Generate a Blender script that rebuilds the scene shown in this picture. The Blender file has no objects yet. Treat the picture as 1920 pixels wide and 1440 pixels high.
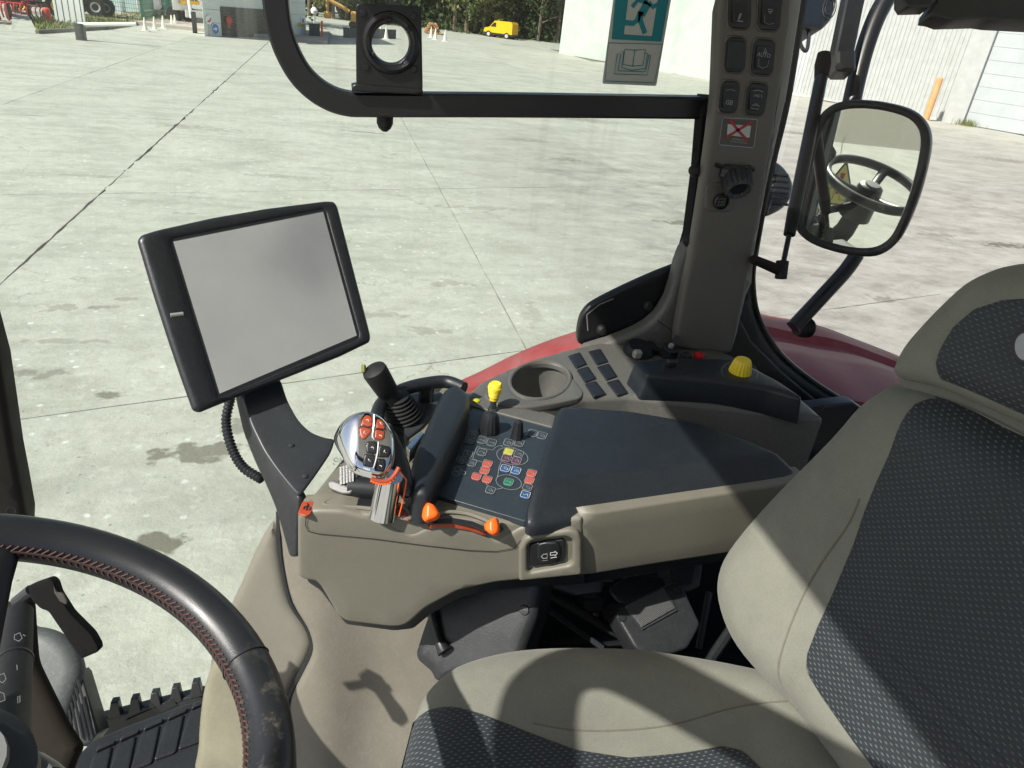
import bpy, bmesh, math, random
import numpy as np
from mathutils import Vector, Matrix
from mathutils.geometry import delaunay_2d_cdt
random.seed(7); rng = np.random.default_rng(7)
R = math.radians
sc = bpy.context.scene; col = sc.collection
# ------------------------------------------------------------------ camera
FPX, PCX, PCY = 1350., 960., 720.
CAM = np.array([0, 0, 2.9]); TH, PI_, RO = R(15), R(27.4), R(6.8)
cf = np.array([math.sin(TH)*math.cos(PI_), math.cos(TH)*math.cos(PI_), -math.sin(PI_)])
_r0 = np.array([math.cos(TH), -math.sin(TH), 0]); _u0 = np.cross(_r0, cf)
cr = math.cos(RO)*_r0 + math.sin(RO)*_u0
cu = math.cos(RO)*_u0 - math.sin(RO)*_r0
cam = bpy.data.cameras.new('camera'); camo = bpy.data.objects.new('camera', cam); col.objects.link(camo)
camo.matrix_world = Matrix(((cr[0], cu[0], -cf[0], CAM[0]), (cr[1], cu[1], -cf[1], CAM[1]), (cr[2], cu[2], -cf[2], CAM[2]), (0, 0, 0, 1)))
cam.sensor_width = 36; cam.lens = FPX/1920*36; cam.clip_start = .02; cam.clip_end = 2000
sc.camera = camo
# ------------------------------------------------------------------ sky, sun, exposure
ELEV = R(45); SAZ = np.array([-.90, -.43]); SAZ /= np.linalg.norm(SAZ)
w = bpy.data.worlds.new('World'); sc.world = w; w.use_nodes = True
nt = w.node_tree; bg = nt.nodes['Background']; sky = nt.nodes.new('ShaderNodeTexSky')
sky.sky_type = 'NISHITA'; sky.sun_disc = False; sky.sun_elevation = ELEV; sky.sun_rotation = math.atan2(SAZ[0], SAZ[1]); sky.dust_density = 2
nt.links.new(sky.outputs[0], bg.inputs[0]); bg.inputs[1].default_value = .075
sun = bpy.data.lights.new('sun', 'SUN'); sun.energy = 4.2; sun.angle = R(.6); sun.color = (1, .965, .90)
suno = bpy.data.objects.new('sun', sun); col.objects.link(suno)
sdir = Vector((SAZ[0]*math.cos(ELEV), SAZ[1]*math.cos(ELEV), math.sin(ELEV)))
suno.rotation_euler = sdir.to_track_quat('Z', 'Y').to_euler(); suno.location = (-3, -3, 8)
vs = sc.view_settings; vs.view_transform = 'Standard'; vs.look = 'None'; vs.gamma = 1; vs.exposure = .78; vs.use_curve_mapping = False
# ------------------------------------------------------------------ measuring helpers: photo pixel -> point on a real plane
def ray(x, y): return cf + cr*(x-PCX)/FPX - cu*(y-PCY)/FPX
def on(x, y, O, N):
    d = ray(x, y); return CAM + d*((np.array(O)-CAM).dot(N)/d.dot(N))
def Zp(x, y, z): return on(x, y, (0, 0, z), np.array([0, 0, 1.]))
def Yp(x, y, v): return on(x, y, (0, v, 0), np.array([0, 1., 0]))
def Dp(x, y, d): return CAM + ray(x, y)*d
def c2w(x, y, z): return cr*x + cu*y + cf*z
def nrm(v): v = np.array(v, float); return v/np.linalg.norm(v)
class Fr:
    """a plane with origin O and normal N; U,V in plane"""
    def __init__(s, O, N, U=None):
        s.O = np.array(O, float); s.N = nrm(N)
        if U is None: U = (1, 0, 0) if abs(s.N[0]) < .8 else (0, 1, 0)
        U = np.array(U, float); U = U - s.N*U.dot(s.N); s.U = nrm(U); s.V = np.cross(s.N, s.U)
    def to2(s, x, y):
        p = on(x, y, s.O, s.N) - s.O; return (p.dot(s.U), p.dot(s.V))
    def to3(s, q, n=0.): return s.O + s.U*q[0] + s.V*q[1] + s.N*n
    def px(s, x, y, n=0.): return s.to3(s.to2(x, y), n)
    def off(s, n): f = Fr(s.O + s.N*n, s.N, s.U); return f
def plane3(a, b, c):
    N = nrm(np.cross(np.array(b)-a, np.array(c)-a))
    if N.dot(CAM-np.array(a)) < 0: N = -N
    return Fr(a, N)
# ------------------------------------------------------------------ materials
def sock(n, i): return n.inputs[i]
class NB:
    def __init__(s, name):
        s.m = bpy.data.materials.new(name); s.m.use_nodes = True; s.t = s.m.node_tree; s.b = s.t.nodes['Principled BSDF']
    def n(s, typ, **k):
        o = s.t.nodes.new(typ)
        for a, v in k.items(): setattr(o, a, v)
        return o
    def l(s, a, b): s.t.links.new(a, b)
    def math(s, op, a, b=None, c=None):
        o = s.n('ShaderNodeMath', operation=op)
        for i, v in enumerate((a, b, c)):
            if v is None: continue
            if isinstance(v, (int, float)): o.inputs[i].default_value = v
            else: s.l(v, o.inputs[i])
        return o.outputs[0]
    def noise(s, vec, scale, detail=4, rough=.55):
        o = s.n('ShaderNodeTexNoise'); o.inputs['Scale'].default_value = scale; o.inputs['Detail'].default_value = detail; o.inputs['Roughness'].default_value = rough
        if vec is not None: s.l(vec, o.inputs['Vector'])
        return o.outputs['Fac']
    def ramp(s, fac, pts):
        o = s.n('ShaderNodeValToRGB'); e = o.color_ramp.elements
        while len(e) < len(pts): e.new(.5)
        for q, (p, c) in zip(e, pts): q.position = p; q.color = (*c, 1) if len(c) == 3 else c
        s.l(fac, o.inputs[0]); return o.outputs[0]
    def mix(s, fac, a, b, mode='MIX'):
        o = s.n('ShaderNodeMix', data_type='RGBA', blend_type=mode)
        for i, v in ((0, fac), (6, a), (7, b)):
            if isinstance(v, (int, float)): o.inputs[i].default_value = v
            elif isinstance(v, tuple): o.inputs[i].default_value = (*v, 1) if len(v) == 3 else v
            else: s.l(v, o.inputs[i])
        return o.outputs[2]
    def bump(s, h, st, dist=.001):
        o = s.n('ShaderNodeBump'); o.inputs['Strength'].default_value = st; o.inputs['Distance'].default_value = dist
        s.l(h, o.inputs['Height']); s.l(o.outputs[0], s.b.inputs['Normal'])
    def pos(s): return s.n('ShaderNodeNewGeometry').outputs['Position']
    def obj(s): return s.n('ShaderNodeTexCoord').outputs['Object']
def rgb(r, g, b):   # sRGB 0-255 -> linear
    return tuple(((v/255+.055)/1.055)**2.4 if v > 10 else v/255/12.92 for v in (r, g, b))
MATS = {}
def plastic(name, c, rough=.5, grain=900, gb=.25, var=.12, metal=0, dust=.0, coat=0, spec=.5):
    k = NB(name); p = k.obj()
    n1 = k.noise(p, 9, 5, .6); c2 = tuple(x*(1-var) for x in c); c3 = tuple(min(1, x*(1+var)) for x in c)
    colr = k.ramp(n1, [(.35, c2), (.65, c3)])
    if dust:
        n2 = k.noise(p, 150, 8, .8); f = k.ramp(n2, [(.5, (0, 0, 0)), (.8, (dust,)*3)])
        colr = k.mix(f, colr, (.45, .42, .36))
    k.l(colr, k.b.inputs['Base Color'])
    k.b.inputs['Metallic'].default_value = metal
    k.b.inputs['Specular IOR Level'].default_value = spec
    k.b.inputs['Coat Weight'].default_value = coat
    rr = k.math('MULTIPLY_ADD', k.noise(p, 25, 4), .22, rough-.11); k.l(rr, k.b.inputs['Roughness'])
    if grain: k.bump(k.noise(p, grain, 2), gb, .0006)
    MATS[name] = k.m; return k.m
def flat(name, c, rough=.5, metal=0, emit=0):
    k = NB(name); k.b.inputs['Roughness'].default_value = rough; k.b.inputs['Metallic'].default_value = metal
    n1 = k.noise(k.obj(), 30, 3); k.l(k.ramp(n1, [(.3, tuple(x*.93 for x in c)), (.7, c)]), k.b.inputs['Base Color'])
    MATS[name] = k.m; return k.m
TAN = plastic('tan_plastic', (.140, .132, .103), .5, 1100, .28, .05, dust=.06)
TANLOW = plastic('grained_tan_panel', (.135, .125, .100), .42, 420, .8, .1, dust=.12)
GREYB = plastic('grey_beige_plastic', (.082, .082, .073), .45, 1100, .25, .06, dust=.12)
BROWN = plastic('brown_grey_plastic', (.045, .04, .034), .5, 900, .3, .08, dust=.06)
NAVY = plastic('charcoal_pad', (.0095, .0125, .016), .42, 800, .5, .06, dust=.03)
BLK = plastic('black_plastic', (.012, .013, .015), .4, 900, .25, .1)
MATT = plastic('matt_black_metal', (.010, .010, .010), .8, 400, .2, .1, spec=.1)
BLKS = plastic('satin_black_steel', (.008, .008, .009), .35, 300, .08, .1)
DGREY = plastic('dark_grey_plastic', (.0165, .0185, .020), .36, 700, .35, .08, dust=.05)
SLATE = plastic('slate_bracket', (.026, .030, .034), .42, 900, .15, .06, dust=.03)
RUB = plastic('black_rubber', (.009, .0095, .010), .6, 500, .2, .1, dust=.03, spec=.3)
ORANGE = plastic('orange_plastic', (.85, .115, .008), .38, 0, 0, .04)
ORANGED = plastic('orange_button', (.30, .05, .02), .35, 0, 0, .08)
YEL = plastic('yellow_plastic', (.74, .56, .03), .35, 0, 0, .05)
REDP = plastic('red_plastic', (.4, .01, .012), .35, 0, 0, .1)
WHT = flat('white_print', (.62, .62, .6), .5)
GRYP = flat('grey_print', (.28, .30, .30), .5)
CHROME = NB('chrome'); CHROME.b.inputs['Metallic'].default_value = 1; CHROME.b.inputs['Base Color'].default_value = (.72, .73, .74, 1)
CHROME.l(CHROME.math('MULTIPLY_ADD', CHROME.noise(CHROME.obj(), 60, 5), .12, .02), CHROME.b.inputs['Roughness']); CHROME = CHROME.m
MIRR = NB('mirror_glass'); MIRR.b.inputs['Metallic'].default_value = 1; MIRR.b.inputs['Base Color'].default_value = (.84, .9, .86, 1); MIRR.b.inputs['Roughness'].default_value = .012; MIRR = MIRR.m
def glass(name, tint, dirt=.03):
    k = NB(name); t = k.t; out = t.nodes['Material Output']
    tr = k.n('ShaderNodeBsdfTransparent'); tr.inputs[0].default_value = (*tint, 1)
    gl = k.n('ShaderNodeBsdfGlossy'); gl.inputs['Roughness'].default_value = .03
    fr = k.n('ShaderNodeFresnel'); fr.inputs[0].default_value = 1.3; bf = k.n('ShaderNodeNewGeometry').outputs['Backfacing']; ff = k.math('MULTIPLY', fr.outputs[0], k.math('SUBTRACT', 1, bf))
    m1 = k.n('ShaderNodeMixShader'); k.l(ff, m1.inputs[0]); k.l(tr.outputs[0], m1.inputs[1]); k.l(gl.outputs[0], m1.inputs[2])
    df = k.n('ShaderNodeBsdfDiffuse'); df.inputs[0].default_value = (.7, .7, .66, 1)
    p = k.pos(); n = k.noise(p, 160, 3, .5); sp = k.ramp(n, [(.70, (0, 0, 0)), (.76, (.55,)*3)])
    n2 = k.noise(p, 4, 4); mp_ = k.n('ShaderNodeMapping'); mp_.inputs['Scale'].default_value = (30, 30, 1.3); k.l(p, mp_.inputs[0])
    hz = k.math('ADD', k.math('MULTIPLY', n2, dirt), k.math('MULTIPLY', k.ramp(k.noise(mp_.outputs[0], 1, 4, .6), [(.56, (0,)*3), (.72, (.5,)*3)]), dirt*3.5)); fac = k.math('MAXIMUM', k.math('MULTIPLY', sp, k.ramp(k.noise(p, 9, 3), [(.5, (0,)*3), (.7, (.5,)*3)])), hz)
    m2 = k.n('ShaderNodeMixShader'); k.l(fac, m2.inputs[0]); k.l(m1.outputs[0], m2.inputs[1]); k.l(df.outputs[0], m2.inputs[2])
    k.l(m2.outputs[0], out.inputs['Surface']); return k.m
GLG = glass('green_tinted_glass', (.94, .98, .935), .042); CLR = glass('windscreen_glass', (.99, .99, .985), .0); GLN = glass('clear_glass', (.97, .97, .95), .008)
def suede(name, c):
    k = NB(name); p = k.obj(); n1 = k.noise(p, 14, 6, .65); n2 = k.noise(p, 700, 3, .6)
    c1 = k.ramp(n1, [(.3, tuple(x*.86 for x in c)), (.7, tuple(x*1.08 for x in c))])
    cc = k.mix(.55, c1, k.ramp(n2, [(.3, (.62,)*3), (.7, (1,)*3)]), 'MULTIPLY')
    k.l(cc, k.b.inputs['Base Color']); k.b.inputs['Roughness'].default_value = .95
    k.b.inputs['Sheen Weight'].default_value = .1; k.b.inputs['Specular IOR Level'].default_value = .12
    k.bump(n2, .5, .0006); return k.m
SUEDE = suede('beige_suede', (.205, .205, .168))
def weave(name, px, py, base=(.017, .022, .026), dot=(.13, .16, .165)):
    k = NB(name); uv = k.n('ShaderNodeTexCoord').outputs['UV']; s = k.n('ShaderNodeSeparateXYZ'); k.l(uv, s.inputs[0])
    v = k.math('DIVIDE', s.outputs[1], py); row = k.math('FLOOR', v); sh = k.math('MULTIPLY', k.math('MODULO', row, 2), .5)
    u = k.math('ADD', k.math('DIVIDE', s.outputs[0], px), k.math('ADD', sh, k.math('MULTIPLY', k.math('FRACT', v), .22)))
    fu = k.math('SUBTRACT', k.math('FRACT', k.math('ADD', u, 100)), .5); fv = k.math('SUBTRACT', k.math('FRACT', k.math('ADD', v, 100)), .5)
    d = k.math('ADD', k.math('POWER', k.math('DIVIDE', fu, .3), 2), k.math('POWER', k.math('DIVIDE', fv, .22), 2))
    n = k.noise(uv, 300, 2); d = k.math('ADD', d, k.math('MULTIPLY', n, .6))
    msk = k.ramp(d, [(.35, (1,)*3), (1., (0,)*3)])
    big = k.noise(uv, 9, 3)
    c = k.mix(msk, base, dot); c = k.mix(1, c, k.ramp(big, [(.3, (.75,)*3), (.7, (1,)*3)]), 'MULTIPLY')
    k.l(c, k.b.inputs['Base Color']); k.b.inputs['Roughness'].default_value = .6; k.b.inputs['Sheen Weight'].default_value = .1
    k.bump(msk, .9, .0008); return k.m
WEAVE = weave('charcoal_woven_fabric', .0085, .0038)
LEATH = plastic('black_leather', (.012, .013, .015), .36, 900, .22, .15)
FENDR = NB('dusty_red_paint'); _p = FENDR.obj()
FENDR.l(FENDR.mix(FENDR.ramp(FENDR.noise(_p, 6, 7, .7), [(.3, (.04,)*3), (.75, (.26,)*3)]), (.24, .010, .016), (.40, .29, .28)), FENDR.b.inputs['Base Color'])
FENDR.b.inputs['Roughness'].default_value = .5; FENDR.b.inputs['Coat Weight'].default_value = 0; FENDR.b.inputs['Specular IOR Level'].default_value = .3; FENDR = FENDR.m
# ------------------------------------------------------------------ objects
def tag(o, label=None, cat=None, group=None, kind=None):
    if label: o['label'] = label
    if cat: o['category'] = cat
    if group: o['group'] = group
    if kind: o['kind'] = kind
    return o
def thing(name, loc, label, cat, group=None):
    o = bpy.data.objects.new(name, None); col.objects.link(o); o.location = Vector([float(v) for v in loc]); o.empty_display_size = .05
    return tag(o, label, cat, group)
def link(name, me, parent=None, mat=None):
    o = bpy.data.objects.new(name, me); col.objects.link(o)
    if mat is not None and not me.materials: me.materials.append(mat)
    if parent is not None:
        o.parent = parent
        m = Matrix.Identity(4); q = parent
        while q is not None:
            if q.type == 'EMPTY': m = Matrix.Translation(-Vector(q.location)) @ m
            q = q.parent
        if parent.type == 'EMPTY': o.matrix_parent_inverse = m
    return o
def mesh(name, vs_, fs, mat=None, parent=None, smooth=True, ang=35, uvs=None):
    me = bpy.data.meshes.new(name); me.from_pydata([tuple(float(c) for c in v) for v in vs_], [], [tuple(int(i) for i in f) for f in fs])
    if uvs is not None:
        ul = me.uv_layers.new(name='UVMap'); li = np.empty(len(me.loops), int); me.loops.foreach_get('vertex_index', li)
        ul.data.foreach_set('uv', np.array(uvs)[li].astype(np.float32).ravel())
    me.validate()
    if smooth:
        me.shade_smooth(); me.set_sharp_from_angle(angle=R(ang))
    return link(name, me, parent, mat)
class MB:
    def __init__(s): s.v = []; s.f = []
    def add(s, v, f):
        b = len(s.v); s.v += [tuple(q) for q in v]; s.f += [tuple(i+b for i in q) for q in f]
    def box(s, c, h, ax=None, bev=0.):
        c = np.array(c, float); A = np.eye(3) if ax is None else np.array(ax)
        bev = min(bev, min(h)*.9)
        P = [(x, y, z) for x in (-1, 1) for y in (-1, 1) for z in (-1, 1)]
        if bev <= 0:
            v = [c + A[0]*x*h[0] + A[1]*y*h[1] + A[2]*z*h[2] for x, y, z in P]
            s.add(v, [(0, 1, 3, 2), (4, 6, 7, 5), (0, 4, 5, 1), (2, 3, 7, 6), (0, 2, 6, 4), (1, 5, 7, 3)])
        else:
            v = []
            for x, y, z in P:
                for k in range(3):
                    q = [x*(h[0]-bev), y*(h[1]-bev), z*(h[2]-bev)]; q[k] = (x, y, z)[k]*h[k]
                    v.append(c + A[0]*q[0] + A[1]*q[1] + A[2]*q[2])
            i = lambda p, k: p*3+k
            F = [(0, 1, 3, 2), (4, 6, 7, 5), (0, 4, 5, 1), (2, 3, 7, 6), (0, 2, 6, 4), (1, 5, 7, 3)]; K = [0, 0, 1, 1, 2, 2]
            f = [tuple(i(p, k) for p in q) for q, k in zip(F, K)]
            E_ = [(0, 1), (2, 3), (4, 5), (6, 7), (0, 2), (1, 3), (4, 6), (5, 7), (0, 4), (1, 5), (2, 6), (3, 7)]
            for a, b in E_:
                d = (a ^ b); ax_ = {1: 2, 2: 1, 4: 0}[d]; k1, k2 = [k for k in range(3) if k != ax_]
                f.append((i(a, k1), i(b, k1), i(b, k2), i(a, k2)))
            for p in range(8): f.append((i(p, 0), i(p, 1), i(p, 2)))
            s.add(v, f)
    def tube(s, P, r, seg=12, cap=True, closed=False, prof=None, up=None):
        P = [np.array(p, float) for p in P]; n = len(P); r = [r]*n if isinstance(r, (int, float)) else r
        T = []
        for i in range(n):
            a = P[(i-1) % n] if (closed or i > 0) else P[i]; b = P[(i+1) % n] if (closed or i < n-1) else P[i]
            T.append(nrm(b-a))
        u = np.cross(T[0], (0, 0, 1)) if up is None else np.array(up, float)
        if np.linalg.norm(u) < 1e-3: u = np.cross(T[0], (0, 1, 0))
        v = []
        pr = prof or [(math.cos(2*math.pi*k/seg), math.sin(2*math.pi*k/seg)) for k in range(seg)]; seg = len(pr)
        for i in range(n):
            if up is not None: u = np.array(up, float)
            u = nrm(u - T[i]*u.dot(T[i])); w_ = np.cross(T[i], u)
            for a, b in pr: v.append(P[i] + (u*a + w_*b)*r[i])
        f = []
        for i in range(n if closed else n-1):
            j = (i+1) % n
            for k in range(seg): f.append((i*seg+k, i*seg+(k+1) % seg, j*seg+(k+1) % seg, j*seg+k))
        if cap and not closed: f.append(tuple(range(seg))[::-1]); f.append(tuple((n-1)*seg+k for k in range(seg)))
        s.add(v, f)
    def lathe(s, prof, O, A, seg=24, U=None, ribs=0, rd=0.):
        O = np.array(O, float); A = nrm(A); U = np.cross(A, (0, 0, 1)) if U is None else np.array(U, float)
        if np.linalg.norm(U) < 1e-3: U = np.cross(A, (0, 1, 0))
        U = nrm(U - A*U.dot(A)); W = np.cross(A, U); v = []; f = []
        for h, r in prof:
            for k in range(seg):
                a = 2*math.pi*k/seg; rr = r*(1 - (rd if (ribs and k % 2 and r > 1e-5) else 0))
                v.append(O + A*h + (U*math.cos(a) + W*math.sin(a))*rr)
        n = len(prof)
        for i in range(n-1):
            for k in range(seg): f.append((i*seg+k, i*seg+(k+1) % seg, (i+1)*seg+(k+1) % seg, (i+1)*seg+k))
        f.append(tuple(range(seg))[::-1]); f.append(tuple((n-1)*seg+k for k in range(seg)))
        s.add(v, f)
    def build(s, name, mat, parent=None, smooth=True, ang=35): return mesh(name, s.v, s.f, mat, parent, smooth, ang)
def catmull(P, n=6, closed=True):
    P = [np.array(p, float) for p in P]; o = []; m = len(P)
    for i in range(m if closed else m-1):
        g = (lambda k: P[k % m]) if closed else (lambda k: P[min(max(k, 0), m-1)])
        a, b, c, d = g(i-1), g(i), g(i+1), g(i+2)
        for k in range(n):
            t = k/n; o.append(.5*((2*b)+(-a+c)*t+(2*a-5*b+4*c-d)*t*t+(-a+3*b-3*c+d)*t**3))
    if not closed: o.append(P[-1])
    return o
def fillet(P, r, n=5):
    P = [np.array(p, float) for p in P]; o = []; m = len(P)
    for i in range(m):
        a, b, c = P[i-1], P[i], P[(i+1) % m]; l1 = np.linalg.norm(a-b); l2 = np.linalg.norm(c-b)
        q = min(r, l1*.45, l2*.45)
        if q < 1e-5: o.append(b); continue
        s_, e = b+(a-b)/l1*q, b+(c-b)/l2*q
        for k in range(n+1):
            t = k/n; o.append((1-t)**2*s_+2*t*(1-t)*b+t*t*e)
    return o
def dens(P, s):
    o = []; m = len(P)
    for i in range(m):
        a, b = P[i], P[(i+1) % m]; L = np.linalg.norm(b-a)
        if L < 1e-6: continue
        k = max(1, int(math.ceil(L/s)))
        for j in range(k): o.append(a+(b-a)*j/k)
    return np.array(o)
def dist_in(Q, P):
    """distance of points Q to polygon P and inside flag"""
    A = P; B = np.roll(P, -1, 0); D = B-A; L2 = (D**2).sum(1)+1e-18; d = np.full(len(Q), 1e9); ins = np.zeros(len(Q), bool)
    for a, b, dd, l2 in zip(A, B, D, L2):
        t = np.clip(((Q-a)@dd)/l2, 0, 1); d = np.minimum(d, np.hypot(*(Q-a-np.outer(t, dd)).T))
        c = (a[1] > Q[:, 1]) != (b[1] > Q[:, 1])
        if abs(b[1]-a[1]) > 1e-12: ins ^= c & (Q[:, 0] < (b[0]-a[0])*(Q[:, 1]-a[1])/(b[1]-a[1])+a[0])
    return d, ins
def sheet(name, pts, fr, mat, parent=None, r=.003, h=None, t=.01, s=None, holes=(), hf=None, sm=0, fil=0., raw=False, ang=35, nr=3, taper=0.):
    """solid plate with rounded edge whose outline is given in the plane fr; pts are photo pixels unless raw"""
    h = r if h is None else h
    def prep(p):
        q = [np.array(a if raw else fr.to2(*a)) for a in p]
        if fil: q = fillet(q, fil)
        if sm: q = catmull(q, sm)
        return q
    q = prep(pts); ar = sum(a[0]*b[1]-b[0]*a[1] for a, b in zip(q, q[1:]+q[:1]))
    if ar < 0: q = q[::-1]
    bb = np.array(q); size = max(np.ptp(bb[:, 0]), np.ptp(bb[:, 1])); s = s or max(size/14, .001)
    loops = [dens(q, s)]
    for hpts in holes:
        g = prep(hpts); a2 = sum(a[0]*b[1]-b[0]*a[1] for a, b in zip(g, g[1:]+g[:1]))
        if a2 > 0: g = g[::-1]
        loops.append(dens(g, s*.7))
    Q = []
    def full_dist(X):
        X = np.array(X); d, ins = dist_in(X, loops[0])
        for L in loops[1:]:
            d2, i2 = dist_in(X, L); d = np.minimum(d, d2); ins &= ~i2
        return d, ins
    offs = [] if r <= 0 else [r*(1-math.cos(math.pi/2*(k+1)/nr)) for k in range(nr)]
    for L in loops:
        a, b = np.roll(L, 1, 0), np.roll(L, -1, 0); tg = b-a; nn = np.c_[-tg[:, 1], tg[:, 0]]; nn /= (np.linalg.norm(nn, axis=1)[:, None]+1e-12)
        for o_ in offs:
            C_ = L+nn*o_; d, ins = full_dist(C_); Q += list(C_[ins & (d > o_*.93)])
    x0, y0 = bb.min(0); x1, y1 = bb.max(0)
    if size/s < 400:
        gx, gy = np.meshgrid(np.arange(x0+s*.5, x1, s), np.arange(y0+s*.5, y1, s)); G = np.c_[gx.ravel(), gy.ravel()]
        if len(G):
            G[:, 0] += s*.25*(((G[:, 1]-y0)/s).astype(int) % 2)
            d, ins = full_dist(G); Q += list(G[ins & (d > max(r*1.15, s*.45))])
    V2 = list(np.concatenate(loops)); nb = [len(L) for L in loops]; ed = []; b = 0
    for n_ in nb: ed += [(b+i, b+(i+1) % n_) for i in range(n_)]; b += n_
    V2 = V2+Q
    ov, oe, of, _, _, _ = delaunay_2d_cdt([Vector((float(a[0]), float(a[1]))) for a in V2], ed, [], 0, 1e-7)
    X = np.array([(a.x, a.y) for a in ov]); of = [f for f in of if len(f) == 3]
    cen = np.array([X[list(f)].mean(0) for f in of]); _, ins = full_dist(cen)
    F = [f for f, i in zip(of, ins) if i]; d, _ = full_dist(X)
    z = np.zeros(len(X))
    if r > 0:
        k = np.clip(d/r, 0, 1); z = -h*(1-np.sqrt(np.clip(1-(1-k)**2, 0, 1)))
    if hf is not None: z = z+hf(X, d)
    top = [fr.to3(a, zz) for a, zz in zip(X, z)]; uv = [tuple(a) for a in X]
    FF = []
    for f in F:
        a, b, c = X[list(f)]; FF.append(tuple(f) if (b[0]-a[0])*(c[1]-a[1])-(b[1]-a[1])*(c[0]-a[0]) > 0 else tuple(f)[::-1])
    # boundary edges -> walls
    cnt = {}
    for f in FF:
        for i in range(3):
            e = (f[i], f[(i+1) % 3]); cnt[e] = 1
    bd = [e for e in cnt if (e[1], e[0]) not in cnt]
    if t > 0:
        mp = {}
        zc = np.array(X).mean(0)
        for e in bd:
            for i in e:
                if i not in mp:
                    mp[i] = len(top); p2 = X[i]+(X[i]-zc)*taper; top.append(fr.to3(p2, -t)); uv.append(tuple(X[i]))
        for a, b in bd: FF.append((b, a, mp[a], mp[b]))
    return mesh(name, top, FF, mat, parent, True, ang, uvs=uv)
def strokes(name, lines, fr, wd, mat, parent=None, n=.0004, raw=False, th=.0003, closed=False):
    m = MB()
    for ln in lines:
        cl = closed; q = [np.array(p if raw else fr.to2(*p)) for p in ln]
        if np.linalg.norm(q[0]-q[-1]) < 1e-9 and len(q) > 2: q = q[:-1]; cl = True
        k = len(q); L = []; Rr = []
        for i in range(k):
            a = q[(i-1) % k] if (cl or i > 0) else q[i]; b = q[(i+1) % k] if (cl or i < k-1) else q[i]
            tt = b-a; tt = tt/(np.linalg.norm(tt)+1e-12); nn = np.array([-tt[1], tt[0]])
            L.append(fr.to3(q[i]+nn*wd/2, n)); Rr.append(fr.to3(q[i]-nn*wd/2, n))
        v = L+Rr; f = []
        for i in range(k if cl else k-1):
            j = (i+1) % k; f.append((i, k+i, k+j, j))
        m.add(v, f)
    return m.build(name, mat, parent, smooth=False)
def text(name, s, fr, px, size, mat, parent, right=None, n=.0006, up=None):
    cu_ = bpy.data.curves.new('t', 'FONT'); cu_.body = s; cu_.size = 1; cu_.align_x = 'CENTER'; cu_.align_y = 'CENTER'
    to = bpy.data.objects.new('t', cu_); col.objects.link(to)
    me0 = bpy.data.meshes.new_from_object(to.evaluated_get(bpy.context.evaluated_depsgraph_get()))
    U = nrm(np.array(fr.px(*right)) - fr.px(*px)) if right is not None else fr.U
    V = np.cross(fr.N, U); O = fr.px(*px, n=n)
    v = [O + (U*a.co.x + V*a.co.y)*size for a in me0.vertices]; f = [tuple(p.vertices) for p in me0.polygons]
    bpy.data.objects.remove(to); bpy.data.curves.remove(cu_); bpy.data.meshes.remove(me0)
    return mesh(name, v, f, mat, parent, smooth=False)
def ell(cx, cy, rx, ry, rot=0, n=28):
    c, s = math.cos(R(rot)), math.sin(R(rot))
    return [(cx+rx*math.cos(a)*c-ry*math.sin(a)*s, cy+rx*math.cos(a)*s+ry*math.sin(a)*c) for a in [2*math.pi*k/n for k in range(n)]]
HZ = lambda z: Fr((0, 0, z), (0, 0, 1))
VY = lambda y: Fr((0, y, 0), (0, -1, 0))
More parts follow.
